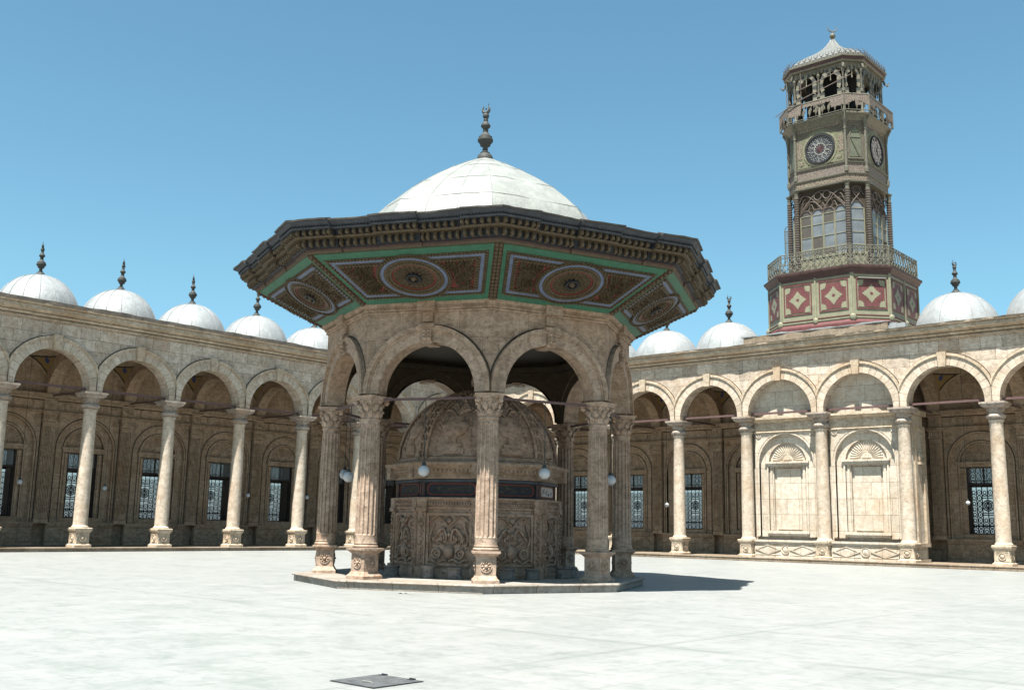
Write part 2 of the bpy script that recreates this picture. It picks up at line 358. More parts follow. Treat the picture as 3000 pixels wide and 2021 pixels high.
# ------------------------------------------------------------------ finial (local base z = 0, about 2.15 m)
FIN = [(.285, 0), (.275, .08), (.24, .16), (.16, .22), (.17, .25), (.085, .31), (.10, .36), (.085, .42), (.10, .46), (.18, .51), (.19, .58), (.265, .66), (.275, .72), (.235, .80), (.24, .83), (.17, .88), (.12, .97), (.085, 1.0),
       (.10, 1.06), (.085, 1.12), (.165, 1.21), (.17, 1.25), (.13, 1.32), (.085, 1.39), (.06, 1.42), (.09, 1.45), (.065, 1.50), (.10, 1.55), (.115, 1.61), (.095, 1.68), (.04, 1.72)]
def make_finial(parent, z, yaw=0.0, sc_=1.0, name='finial'):
    b = MB(); b.lathe([(r * sc_, h * sc_) for r, h in FIN], 20)
    pts, rad = [], []
    for k in range(17):
        a = math.radians(-235 + 290 * k / 16); t = k / 16
        pts.append((.125 * sc_ * math.cos(a), 0, (1.86 + .135 * math.sin(a)) * sc_)); rad.append((.012 + .05 * math.sin(PI * t)) * sc_)
    b.tube(pts, rad, 8)
    b.ell((0.085 * sc_, 0, 2.03 * sc_), (.018 * sc_, .018 * sc_, .05 * sc_)); b.ell((0, 0, 1.88 * sc_), (.035 * sc_,) * 3)
    return b.build(name, ['bronze'], parent, 40, (0, 0, z), yaw)

# ------------------------------------------------------------------ arcaded galleries
ZS, RI, RO = 9.0, 2.12, 2.80
def arch_wall(b, spans, w0, w1, zb, zs, zt, r, n=26, m=0):
    for ua, ub, uc in spans:
        for x0, x1 in ((ua, uc - r), (uc + r, ub)):
            if x1 - x0 > .001: b.box((x0, w0, zb), (x1, w1, zt), m)
        pts = [(uc - r, zb)] + [(uc - r * math.cos(PI * k / n), zs + r * math.sin(PI * k / n)) for k in range(n + 1)] + [(uc + r, zb)]
        vs, fs = [], []
        for x, z in pts: vs += [(x, w0, z), (x, w1, z), (x, w0, zt), (x, w1, zt)]
        for i in range(len(pts) - 1):
            a, c = 4 * i, 4 * i + 4
            fs += [(a, c, c + 1, a + 1)]
            if 0 < i < len(pts) - 2: fs += [(a, a + 2, c + 2, c), (a + 1, c + 1, c + 3, a + 3)]
        b.add(vs, fs, m)
def make_ring():
    b = MB(); n = 30; vs, fs, uv = [], [], []
    def ro(a, R): return min(R, 2.5 / max(abs(math.cos(a)), 1e-6))
    def strip(r0, r1, w0, w1, m):
        vs, fs, uv = [], [], []
        for k in range(n + 1):
            a = PI * k / n; q0, q1 = ro(a, r0), ro(a, r1)
            vs += [(q * math.cos(a), w, q * math.sin(a)) for q, w in ((q0, w0), (q0, w1), (q1, w1), (q1, w0))]
        for k in range(n):
            A, C_ = 4 * k, 4 * k + 4; s0, s1 = 2.45 * PI * k / n, 2.45 * PI * (k + 1) / n
            for i, j in ((0, 1), (1, 2), (2, 3)):
                fs.append((A + i, C_ + i, C_ + j, A + j)); uv.append([(s0, .2 + .3 * i), (s1, .2 + .3 * i), (s1, .2 + .3 * j), (s0, .2 + .3 * j)])
        b.add(vs, fs, m, uv)
    strip(RI, 2.66, .35, .47, 0); strip(2.655, 2.80, .35, .55, 1); strip(2.60, 2.66, .35, .505, 1); strip(2.80, 2.855, .35, .404, 2)
    for k in (-1, 1): b.box((k * RI - .004 if k > 0 else -2.5, .35, -.08), (2.5 if k > 0 else -RI + .004, .468, .0), 0)
    b.add([(-.19, .3, RI - .08), (.19, .3, RI - .08), (.19, .62, RI - .08), (-.19, .62, RI - .08), (-.25, .3, RO + .06), (.25, .3, RO + .06), (.25, .66, RO + .06), (-.25, .66, RO + .06)],
          [(3, 2, 1, 0), (4, 5, 6, 7), (0, 1, 5, 4), (1, 2, 6, 5), (2, 3, 7, 6), (3, 0, 4, 7)], 1)
    return b
def roundel(b, c, r, w, d=.04, m=0):   # disc on the plane y=w facing +y
    b.M = b.M @ Matrix.Translation((c[0], w, c[1])) @ Matrix.Rotation(-PI / 2, 4, 'X')
    b.band(circ(r, 16), circ(r * .78, 16), -.01, d, m); b.ell((0, 0, 0), (r * .62, r * .62, d * 1.2), m, 14, 6)
def with_M(b, fn, *a):
    k = b.M.copy(); fn(b, *a); b.M = k
def make_column():
    b = MB(); b.lathe([(.46, 1.30), (.47, 1.35), (.43, 1.40), (.40, 1.43), (.392, 1.5), (.388, 3.2), (.372, 5.2), (.345, 7.80), (.36, 7.86), (.40, 7.90), (.40, 7.96), (.36, 7.99)], 32)
    sh = b.build('column', ['shaft'], None, 40)
    b = MB(); b.sq([(.50, .23), (.50, .36), (.43, .40), (.40, .44), (.40, 1.02), (.43, 1.06), (.47, 1.12), (.50, 1.2), (.50, 1.28), (.46, 1.31)])
    for k in range(4):
        b.M = Matrix.Rotation(k * PI / 2, 4, 'Z'); roundel(b, (0, .73), .20, .40, .05)
        b.M = Matrix.Rotation(k * PI / 2, 4, 'Z'); b.band([(-.34, .48), (.34, .48), (.34, .98), (-.34, .98)], [(-.30, .52), (.30, .52), (.30, .94), (-.30, .94)], 0, .001) if False else None
        for x0, x1, z0, z1 in ((-.35, .35, .47, .51), (-.35, .35, .96, 1.0), (-.35, -.31, .51, .96), (.31, .35, .51, .96)): b.box((x0, .39, z0), (x1, .418, z1))
    b.M = Matrix(); b.build('pedestal', ['trim'], sh, 40)
    b = MB(); b.lathe([(.36, 7.99), (.42, 8.02), (.475, 8.09), (.485, 8.18), (.44, 8.26), (.36, 8.30), (.35, 8.34), (.37, 8.40), (.42, 8.50), (.45, 8.57), (.44, 8.60)], 24)
    for k in range(16):
        a = 2 * PI * k / 16; b.M = Matrix.Rotation(a, 4, 'Z')
        b.ell((.455, 0, 8.15), (.06, .085, .11), 0, 6, 4); b.ell((.415, 0, 8.50), (.05, .07, .09), 0, 6, 4)
    b.M = Matrix(); b.sq([(.46, 8.60), (.55, 8.66), (.60, 8.70), (.60, 8.76), (.66, 8.82), (.66, 8.92)])
    b.build('capital', ['capstone'], sh, 40)
    return sh
def surround(b, w, stone_fill=False, infill_m=1):
    """window or blind-arch surround around u=0 on the plane y=w facing +y"""
    F = Matrix.Translation((0, w, 0)) @ Matrix.Rotation(-PI / 2, 4, 'X') @ Matrix.Scale(-1, 4, (0, 1, 0))   # local (x, z, out)
    b.M = b.M @ F
    zs = 6.0
    def archband(r0, r1, d, zb, n=22, mm=0):
        o = [(r1, zb)] + circ(r1, n, (0, zs), 0, PI) + [(-r1, zb)]; i = [(r0, zb)] + circ(r0, n, (0, zs), 0, PI) + [(-r0, zb)]
        b.band(o, i, -.02, d, mm, False)
    def plate(r, w0_, w1_, zt):       # wall layer with an arched opening, giving real stepped reveals
        pts = [(r, 1.5)] + circ(r, n_, (0, zs), 0, PI) + [(-r, 1.5)]
        up_ = [(2.08, 1.5), (2.08, zs)] + [(2.08, zt)] * 0
        vs, fs = [], []
        for x, y in pts: vs += [(x, y, w0_), (x, y, w1_), (x, zt, w0_), (x, zt, w1_)]
        for i in range(len(pts) - 1):
            a_, c_ = 4 * i, 4 * i + 4; fs.append((a_, c_, c_ + 1, a_ + 1))
            if 0 < i < len(pts) - 2: fs.append((a_ + 1, c_ + 1, c_ + 3, a_ + 3))
        b.add(vs, fs)
        for k in (-1, 1): b.box((min(k * r, k * 2.08), 1.5, w0_), (max(k * r, k * 2.08), zt, w1_))
    n_ = 26
    plate(1.80, .14, .32, 8.07); plate(1.26, -.02, .141, 7.95)
    archband(1.80, 1.88, .37, 1.56); archband(1.95, 1.99, .345, 1.56)
    if not stone_fill: archband(1.875, 1.955, .324, 1.56, mm=2)
    if not stone_fill: archband(1.35, 1.40, .146, 1.9, mm=2); archband(1.19, 1.245, .004, 6.12, mm=2); b.box((-1.28, 5.74, .142), (1.28, 5.80, .150), 2); archband(1.26, 1.35, .20, 6.1); archband(1.13, 1.20, .06, 6.2)
    b.poly(circ(1.16, 20, (0, zs + .1), 0, PI), -.02, .02)
    for k in range(19):       # shell fan
        a = PI * (k + .5) / 19; c, s_ = math.cos(a), math.sin(a)
        b.add([(.34 * c - .012 * s_, zs + .2 + .34 * s_ + .012 * c, .02), (.34 * c + .012 * s_, zs + .2 + .34 * s_ - .012 * c, .02), (1.02 * c + .06 * s_, zs + .14 + 1.02 * s_ - .06 * c, .02), (1.02 * c - .06 * s_, zs + .14 + 1.02 * s_ + .06 * c, .02),
               (.36 * c, zs + .2 + .36 * s_, .05), (1.0 * c, zs + .14 + 1.0 * s_, .085)], [(0, 1, 4), (1, 2, 5, 4), (2, 3, 5), (3, 0, 4, 5)], 0)
    b.poly(circ(.27, 14, (0, zs + .18), 0, PI), 0, .10)
    b.box((-1.46, 5.98, 0), (1.46, 6.10, .30)); b.box((-1.38, 5.86, 0), (1.38, 5.979, .24)); b.box((-1.3, 5.80, 0), (1.3, 5.859, .19))
    for k in (-1, 1):
        b.box((min(k * 1.02, k * 1.16), 1.86, 0), (max(k * 1.02, k * 1.16), 5.80, .12)); b.box((min(k * 1.26, k * 1.36), 1.7, 0), (max(k * 1.26, k * 1.36), 5.80, .20))
        b.box((min(k * .95, k * 1.02), 1.86, -.02), (max(k * .95, k * 1.02), 5.80, .05))
        with_M(b, lambda q: (setattr(q, 'M', q.M @ Matrix.Translation((k * 1.80, 7.74, .32))), q.band(circ(.17, 14), circ(.12, 14), 0, .05), q.ell((0, 0, 0), (.08, .08, .05), 0, 10, 4)))
    b.box((-1.38, 1.70, 0), (1.38, 1.86, .28)); b.box((-1.3, 1.56, 0), (1.3, 1.70, .22))
    for k in (-1, 1): b.box((min(k * 1.15, k * 1.27), 1.86, -.02), (max(k * 1.15, k * 1.27), 5.80, .07))
    if stone_fill:
        b.box((-.96, 1.86, -.30), (.96, 5.80, -.10), infill_m)
        b.box((-.80, 1.95, -.10), (.80, 5.66, -.05), infill_m)
def plinth(b, w, u0, u1, full=False):
    """diamond-panelled plinth on the plane y=w facing +y"""
    zt = 1.56 if full else 1.31; uc = (u0 + u1) / 2; hw = (u1 - u0) / 2
    b.box((u0, w - .25, .22), (u1, w, zt - .01)); b.box((u0, w - .25, .222), (u1, w + .07, .36)); b.box((u0, w - .25, zt - .22), (u1, w + .06, zt - .12)); b.box((u0, w - .25, zt - .12), (u1, w + .11, zt))
    z0, z1 = .42, zt - .28; zc = (z0 + z1) / 2; hz = (z1 - z0) / 2
    k = b.M.copy(); b.M = k @ Matrix.Translation((uc, w, 0)) @ Matrix.Rotation(-PI / 2, 4, 'X') @ Matrix.Scale(-1, 4, (0, 1, 0))
    rr = hz * .86; b.band(circ(rr, 20, (0, zc)), circ(rr * .84, 20, (0, zc)), -.01, .05); b.M = b.M @ Matrix.Translation((0, zc, 0)); b.ell((0, 0, 0), (rr * .76, rr * .76, .06), 0, 16, 5); b.M = b.M @ Matrix.Translation((0, -zc, 0))
    for s_ in (-1, 1):
        a0, a1 = rr + .04, hw - .05; c = s_ * (a0 + a1) / 2; h = (a1 - a0) / 2
        dia = lambda q: [(c - h * q, zc), (c, zc - hz * q), (c + h * q, zc), (c, zc + hz * q)]
        b.band(dia(1.0), dia(.80), -.01, .05); b.poly(dia(.74), -.01, .025)
        for t in (-1, 1):
            b.tube([(c - h, zc + t * hz * .98, .01), (c + h, zc + t * hz * .98, .01)], .025, 4)
    b.M = k
def make_pilaster():
    b = MB(); b.box((-.40, -5.55, 1.5), (.40, -4.93, 1.74)); b.box((-.36, -5.55, 1.74), (.36, -4.96, 7.55))
    b.M = Matrix.Translation((0, -4.96, 0)) @ Matrix.Rotation(-PI / 2, 4, 'X') @ Matrix.Scale(-1, 4, (0, 1, 0))
    b.poly(circ(.26, 12, (0, 1.76), 0, PI), 0, .06)
    for k in range(7): b.box((-.31 + k * .095, 2.25 if abs(k - 3) > 2.1 else 2.1, 0), (-.31 + k * .095 + .05, 7.25, .06))
    b.M = Matrix()
    for s_ in (-1, 1): b.box((min(s_ * .36, s_ * .43), -5.3, 1.6), (max(s_ * .36, s_ * .43), -5.168, 8.05), 1)
    for z0, z1, w in ((7.52, 7.55, -4.955), (8.19, 8.22, -4.955), (1.74, 1.77, -4.955)): b.box((-.355, -5.1, z0), (.355, w, z1), 1)
    for h, z0, z1, w in ((.40, 7.55, 7.64, -4.91), (.375, 7.64, 7.98, -4.94), (.42, 7.98, 8.06, -4.88), (.46, 8.06, 8.19, -4.84)): b.box((-h, -5.5, z0), (h, w, z1))
    for k in range(6): b.ell((-.32 + k * .128, -4.93, 7.80), (.055, .05, .13), 0, 6, 4)
    b.box((-.375, -5.3, 8.19), (.375, -4.96, 8.86)); roundel(b, (0, 8.55), .13, -4.96, .05)
    b.M = Matrix()
    for x0, x1, z0, z1 in ((-.3, .3, 8.24, 8.28), (-.3, .3, 8.80, 8.84), (-.3, -.26, 8.28, 8.80), (.26, .3, 8.28, 8.80)): b.box((x0, -5.0, z0), (x1, -4.925, z1))
    return b
def make_frieze(hw):
    b = MB(); b.M = Matrix.Translation((0, -5.20, 0)) @ Matrix.Rotation(-PI / 2, 4, 'X') @ Matrix.Scale(-1, 4, (0, 1, 0))
    x = hw - .55
    def lob(q): return [(-x + .2 * q, 8.30 + .04 * (1 - q)), (x - .2 * q, 8.30 + .04 * (1 - q))]
    o = circ(.26, 8, (x - .26, 8.55), -PI / 2, PI / 2) + circ(.26, 8, (-x + .26, 8.55), PI / 2, 3 * PI / 2)
    i = circ(.21, 8, (x - .26, 8.55), -PI / 2, PI / 2) + circ(.21, 8, (-x + .26, 8.55), PI / 2, 3 * PI / 2)
    b.band(o, i, -.01, .07); b.box((-hw, 8.04, -.05), (hw, 8.12, .12)); b.box((-hw, 8.12, -.05), (hw, 8.20, .20)); b.box((-hw, 8.01, -.05), (hw, 8.04, .006), 1); b.box((-hw, 8.20, -.05), (hw, 8.235, .006), 1); b.box((-hw, 8.80, -.05), (hw, 8.86, .006), 1)
    return b
def make_grille():
    b = MB(); b.M = Matrix.Rotation(-PI / 2, 4, 'X') @ Matrix.Scale(-1, 4, (0, 1, 0))
    W, z0, z1 = .94, 1.87, 5.79; r = .03
    for x in (-W, -W / 3, W / 3, W): b.tube([(x, z0, 0), (x, z1, 0)], .032, 4)
    for z in (z0, 2.35, 4.72, 5.02, z1): b.tube([(-W, z, 0), (W, z, 0)], .04 if z != 4.72 else .09, 4)
    c = W * 2 / 6
    for i in range(6):
        x = -W + c * (i + .5)
        b.tube([(x - c / 2, z0, 0), (x - c / 2, z1, 0)], .03, 4)
        for j in range(12):
            z = z0 + (j + .5) * (z1 - z0) / 12
            if 4.55 < z < 4.95: continue
            if abs(x) < W / 3 and 2.9 < z < 4.2: continue
            b.tube([(p[0], p[1], 0) for p in circ(.145 if (i % 2 == 0) else .10, 10, (x, z), e=.80)], .026, 4, closed=True)
            if i % 2: b.tube([(x - .13, z - .16, 0), (x, z - .10, 0), (x + .13, z - .16, 0)], .024, 4)
            else: b.tube([(x, z - .05, 0), (x, z + .05, 0)], .03, 4)
    for q in (.31, .20, .1): b.tube([(p[0], p[1], 0) for p in circ(q, 14, (0, 3.55), e=1.0)], .036, 4, closed=True)
    for k in range(10): a = 2 * PI * k / 10; b.tube([(.1 * math.cos(a), 3.55 + .1 * math.sin(a), 0), (.3 * math.cos(a), 3.55 + .3 * math.sin(a), 0)], .02, 4)
    for z in (3.0, 3.12, 4.0, 4.12): b.tube([(-W / 3, z, 0), (W / 3, z, 0)], .028, 4)
    return b
def make_dome_mesh():
    b = MB(); R, H = 2.32, 2.42
    prof = [(R + .08, -.35), (R + .08, -.05), (R + .02, 0)] + [(R * math.cos(t), H * math.sin(t)) for t in [PI / 2 * k / 12 for k in range(1, 12)]] + [(.18, H * .997), (.02, H)]
    b.lathe(prof, 48)
    for k in range(16):
        a = 2 * PI * (k + .3) / 16; ca, sa = math.cos(a), math.sin(a)
        b.tube([((R + .012) * math.cos(t) * ca, (R + .012) * math.cos(t) * sa, (H + .012) * math.sin(t)) for t in [PI / 2 * j / 12 for j in range(12)]], .02, 5, 1)
    return b

COLUMN = make_column()
DOME = make_dome_mesh().build('dome', ['lead', 'seam'], None, 40); make_finial(DOME, 2.36, .5)
RING = make_ring().build('arch_ring', ['voussoir', 'trim', 'grime_shade'], None, 30)
PIL = make_pilaster().build('pilaster', ['inner', 'grime_shade'], None, 30)
b = MB(); surround(b, -5.50); SURR = b.build('window_surround', ['inner', 'inner', 'grime_shade'], None, 30)
b = MB(); plinth(b, -5.08, -2.1, 2.1, True); PLIN = b.build('plinth', ['inner'], None, 30)
FRZ = make_frieze(2.12).build('frieze', ['inner', 'grime_shade'], None, 30)
b = MB()
n = 14; h = 2.42; RR = math.sqrt(2) * h + 1e-4
vs = [(-h + 2 * h * i / n, -h + 2 * h * j / n) for j in range(n + 1) for i in range(n + 1)]
b.add([(x, y, math.sqrt(max(RR * RR - x * x - y * y, 0))) for x, y in vs], [(j * (n + 1) + i, j * (n + 1) + i + 1, (j + 1) * (n + 1) + i + 1, (j + 1) * (n + 1) + i) for j in range(n) for i in range(n)])
VAULT = b.build('vault', ['vault'], None, 60)
b = MB(); b.M = Matrix.Rotation(PI / 2, 4, 'Z'); arch_wall(b, [(-5.2, -.4, -2.72)], -.38, .38, 8.92, ZS, 12.5, 2.12); TRANS = b.build('transverse_arch', ['inner'], None, 30)
b = MB(); b.box((-.035, -5.05, 9.04), (.035, -.35, 9.13)); b.box((-.08, -5.0, 8.99), (.08, -4.9, 9.18)); TROD = b.build('tie_rod', ['rod'], None, 0)
GRILLE_ME = make_grille()
def make_window(depth):
    b = MB(); y0, y1 = -5.50 - depth, -5.47
    for x0, x1, z0, z1 in ((-.95, -.90, 1.86, 5.80), (.90, .95, 1.86, 5.80), (-.90, .90, 1.86, 1.90), (-.90, .90, 5.75, 5.80)): b.box((x0, y0, z0), (x1, y1, z1))
    for x0, x1, z0, z1 in ((-.90, .90, 4.72, 4.86), (-.04, .04, 4.86, 5.75), (-.90, -.84, 1.9, 4.72), (.84, .90, 1.9, 4.72)): b.box((x0, -5.66, z0), (x1, -5.56, z1))
    # casement leaves folded back against the right-hand reveal
    b.box((.80, y0 + .25, 1.92), (.86, -5.70, 4.70)); b.box((-.86, y0 + .25, 1.92), (-.80, -5.70, 4.70))
    w = b.build('window', ['wood'], None, 0)
    g = GRILLE_ME.build('grille', ['grille'], w, 0, (0, y0 + .06, 0))
    p = MB(); p.box((-.84, -5.62, 4.86), (-.04, -5.605, 5.75)); p.box((.04, -5.62, 4.86), (.84, -5.605, 5.75)); p.box((-.90, y0 + .005, 1.90), (.90, y0 + .015, 5.75), 1); p.build('pane', ['pane', 'pane_blue'], w, 0)
    return w
def drop(o):
    for k in list(o.children): drop(k)
    bpy.data.objects.remove(o)

def gallery(root, cols, sgn, wall_d, blind=(), u_end=50.75, corner_wide=0.0, flash_h=0.0, skip_dome=()):
    """cols: u of the columns from the corner outwards (u=0 is the corner pier); sgn orients u"""
    S = lambda u: sgn * u
    allc = [0.0] + cols; bays = [((a + c) / 2, a, c) for a, c in zip(allc[:-1], allc[1:])]
    # stylobate
    b = MB(); lo, hi = sorted((S(-5.6), S(u_end)))
    lo2, hi2 = sorted((S(-.8), S(u_end)))
    b.extr([(-.6, 0), (.74, 0), (.74, .15), (.77, .18), (.77, .215), (.75, .23), (-.6, .23)], lo2, hi2)
    b.box((lo2, -5.3, -.02), (hi2, -.6, .226)); b.build('stylobate', ['stylo'], root, 0)
    # front wall over the arches
    b = MB(); spans = []
    for uc, a, c in bays:
        x = sorted((S(a), S(c))); spans.append((x[0], x[1], S(uc)))
    arch_wall(b, spans, -.4, .4, 8.92, ZS, 12.60, RI)
    b.box((min(S(-.4), S(0)), -.4, .23), (max(S(.55), S(0)), .4, 8.92)); b.build('arch_wall', ['ashlar'], root, 30)
    # cornice
    b = MB(); prof = [(-.4, 12.6), (.47, 12.6), (.55, 12.62), (.55, 12.70), (.45, 12.71), (.45, 12.77), (.60, 12.79), (.66, 12.89), (.60, 12.90), (.60, 12.95), (.74, 12.97), (.92, 13.05), (.94, 13.06), (.94, 13.25), (.90, 13.26), (.90, 13.29), (1.0, 13.30), (1.06, 13.36), (1.06, 13.40), (-.4, 13.40)]
    c0, c1 = sorted((S(.4), S(u_end))); b.extr(prof, c0, c1); b.box((c0, .3, 12.712), (c1, .456, 12.738), 1); b.box((c0, .3, 12.902), (c1, .606, 12.925), 1); b.build('cornice', ['trim', 'grime_shade'], root, 35)
    b = MB(); N = 160
    for i in range(N):      # lead strip dressed over the cornice edge
        t0, t1 = .3 + (u_end - .3) * i / N, .3 + (u_end - .3) * (i + 1) / N
        f = lambda t: (1.09 + .035 * math.sin(t * 1.7) * math.sin(t * .63 + 1) + .02 * math.sin(t * 5.1), 13.43 + flash_h + .03 * math.sin(t * 1.1) * math.sin(t * .47) + .012 * math.sin(t * 4.3))
        p0, p1 = f(t0), f(t1); q = 13.405
        x0, x1 = S(t0), S(t1)
        b.add([(x0, .2, q), (x0, p0[0], q), (x0, p0[0], p0[1]), (x0, .2, p0[1]), (x1, .2, q), (x1, p1[0], q), (x1, p1[0], p1[1]), (x1, .2, p1[1])], [(0, 1, 5, 4), (1, 2, 6, 5), (2, 3, 7, 6)] + ([(0, 3, 2, 1)] if i == 0 else []))
    b.build('flashing', ['flash'], root, 0)
    b = MB(); b.box((min(S(-5.6), S(u_end)), -5.6, 12.62), (max(S(-5.6), S(u_end)), -.41, 13.30)); b.build('roof', ['earth'], root, 0)
    # back wall with window openings
    b = MB(); t = wall_d
    for uc, a, c in bays:
        x0, x1 = sorted((S(a), S(c))); um = S(uc)
        if uc in blind: b.box((x0, -5.50 - t, -.02), (x1, -5.50, 12.62)); continue
        b.box((x0, -5.50 - t, -.02), (um - .95, -5.50, 12.62)); b.box((um + .95, -5.50 - t, -.02), (x1, -5.50, 12.62)); b.box((x0, -5.51, 8.05), (x1, -5.20, 12.61))
        b.box((um - .95, -5.50 - t, -.02), (um + .95, -5.50, 1.86)); b.box((um - .95, -5.50 - t, 5.80), (um + .95, -5.50, 12.62))
    x0, x1 = sorted((S(-5.25 - 1.5), S(0))); b.box((x0, -5.50 - t, -.02), (x1, -5.50, 12.62))
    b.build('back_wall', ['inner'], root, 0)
    b = MB(); b.extr([(-5.3, 8.86), (-4.93, 8.86), (-4.90, 8.93), (-4.82, 8.97), (-4.82, 9.05), (-4.70, 9.09), (-4.70, 9.19), (-5.3, 9.2)], *sorted((S(-5.2), S(u_end)))); b.build('back_cornice', ['inner'], root, 35)
    win = make_window(t - .05)
    rod = MB(); rod.box((-2.1, -.05, 9.03), (2.1, .05, 9.15)); rod = rod.build('tie_rod', ['rod'], root, 0)
    first = True
    for uc, a, c in bays:
        um = S(uc)
        copy_tree(RING, root, (um, 0, ZS))
        if first: rod.location = (um, 0, 0); first = False
        else: copy_tree(rod, root, (um, 0, 0))
        if uc not in blind:
            for o in (SURR, PLIN, FRZ): copy_tree(o, root, (um, 0, 0))
            copy_tree(win, root, (um, 0, 0))
        copy_tree(VAULT, root, (um, -2.82, ZS))
        if uc not in skip_dome:
            dm = copy_tree(DOME, root, (um, -2.5, 13.32), rot=rnd.random()); q_ = rnd.uniform(.985, 1.015); dm.scale = (q_, q_, rnd.uniform(.985, 1.02))
            for f_ in dm.children: f_.rotation_euler = (rnd.uniform(-.03, .03), rnd.uniform(-.03, .03), rnd.uniform(0, 1.2))
    for u in cols:
        if u > u_end - .3: continue
        copy_tree(COLUMN, root, (S(u), 0, 0)); copy_tree(PIL, root, (S(u), 0, 0)); copy_tree(TRANS, root, (S(u), 0, 0)); copy_tree(TROD, root, (S(u), 0, 0))
    drop(win)
    return bays

LEFT = thing('arcade_gallery', 'shaded stone arcade with white domes, the wing without the clock tower', 'arcade', (0, 0, 0), -PI / 2)
RIGHT = thing('arcade_gallery', 'sunlit cream arcade with white domes and two walled-up arches, below the clock tower', 'arcade', (0, 0, 0), PI)
lb = gallery(LEFT, [5.75 + 5 * k for k in range(10)], 1, 1.25, u_end=50.75, flash_h=.17)
rb = gallery(RIGHT, [5.0 * k for k in range(1, 11)], -1, .72, u_end=50.0, blind=(27.5, 32.5), skip_dome=(27.5, 32.5))
copy_tree(DOME, RIGHT, (2.5, -2.5, 13.32), rot=.2)

# walled-up bays below the tower
for uc in (27.5, 32.5):
    b = MB(); b.M = Matrix.Translation((-uc, 0, 0)); surround(b, -.62, True, 1)
    b.build('blind_window', ['infill', 'infill'], RIGHT, 30)
    b = MB(); plinth(b, .06, -uc - 2.05, -uc + 2.05); b.build('plinth', ['infill'], RIGHT, 30)
b = MB(); x0, x1 = -35.25, -24.75
for uc in (27.5, 32.5):
    b.box((-uc - 2.5, -2.1, .23), (-uc - .95, -.625, 8.9)); b.box((-uc + .95, -2.1, .23), (-uc + 2.5, -.625, 8.9)); b.box((-uc - 2.5, -.63, 8.05), (-uc + 2.5, -.33, 8.89))
    b.box((-uc - .95, -2.1, .23), (-uc + .95, -.625, 1.86)); b.box((-uc - .95, -2.1, 5.80), (-uc + .95, -.625, 8.9)); b.box((-uc - .95, -2.1, 1.86), (-uc + .95, -.75, 5.8))
b.box((-35.28, -2.1, .23), (-35.0, -.405, 8.9)); b.box((-25.0, -2.1, .23), (-24.74, -.405, 8.9))
for uc in (27.5, 32.5): b.box((-uc - 2.13, -.32, 8.86), (-uc + 2.13, -.25, 11.16))
b.build('blocking_wall', ['infill'], RIGHT, 0)
b = MB()
for uc in (27.5, 32.5):
    a, c = -uc - 2.12, -uc + 2.12
    b.extr([(-.42, 7.86), (-.22, 7.86), (-.18, 7.93), (-.26, 7.98), (-.26, 8.46), (-.28, 8.52), (-.12, 8.58), (-.05, 8.66), (.06, 8.72), (.06, 8.84), (-.42, 8.86)], a, c)
# return mouldings on the side of the block
for z0, z1, d in ((8.6, 8.86, .22), (7.86, 7.98, .1), (1.1, 1.31, .16), (.23, .4, .12)): b.box((-35.28 - d, -2.2, z0), (-35.27, -.35, z1))
b.box((-35.42, -2.12, 1.31), (-35.27, -1.75, 7.86)); b.box((-35.36, -.9, 1.31), (-35.27, -.55, 7.86))
b.box((-35.5, -1.6, 5.75), (-35.27, -1.0, 5.9)); b.ell((-35.34, -1.3, 6.2), (.12, .2, .36), 0, 8, 6)
b.build('entablature', ['trim'], RIGHT, 30)
b = MB(); N = 24
top = lambda t: 13.93 + .03 * math.sin(t * 2.3) + .02 * math.sin(t * 6.1)
b.box((-34.7, -.3, 13.40), (-25.45, .97, 13.86)); b.build('parapet_block', ['stylo'], RIGHT, 0)
b = MB()
for i in range(N):
    u0, u1 = 25.3 + 9.5 * i / N, 25.3 + 9.5 * (i + 1) / N
    b.add([(-u0, -1.2, 13.87), (-u0, 1.0 + .03 * math.sin(u0 * 3), 13.87), (-u0, 1.0 + .03 * math.sin(u0 * 3), top(u0)), (-u0, -1.2, top(u0) + .12), (-u1, -1.2, 13.87), (-u1, 1.0 + .03 * math.sin(u1 * 3), 13.87), (-u1, 1.0 + .03 * math.sin(u1 * 3), top(u1)), (-u1, -1.2, top(u1) + .12)],
          [(0, 1, 5, 4), (1, 2, 6, 5), (2, 3, 7, 6), (0, 4, 7, 3), (0, 3, 2, 1), (4, 5, 6, 7)])
for i in range(9):
    u = 34.6 + rnd.random() * .9; b.box((-u - .25, -.2 + rnd.random() * .8, 13.44), (-u + .25, .5 + rnd.random() * .4, 13.48 + .3 * rnd.random()))
b.build('parapet_cover', ['lead'], RIGHT, 0)
# small metal frame on the roof near the corner
b = MB()
for x in (-11.2, -12.2):
    for w in (-1.0, -1.8): b.tube([(x, w, 13.3), (x, w, 14.6)], .035, 5)
for z in (13.9, 14.55):
    b.tube([(-11.2, -1, z), (-12.2, -1, z), (-12.2, -1.8, z), (-11.2, -1.8, z)], .03, 5, closed=True)
fr = b.build('roof_frame', ['grille'], None, 0, (0, 0, 0), PI); tag(fr, 'thin dark metal frame standing on the roof edge beside the fountain kiosk', 'frame')
for o in (COLUMN, DOME, RING, PIL, SURR, PLIN, FRZ, VAULT, TRANS, TROD): drop(o)

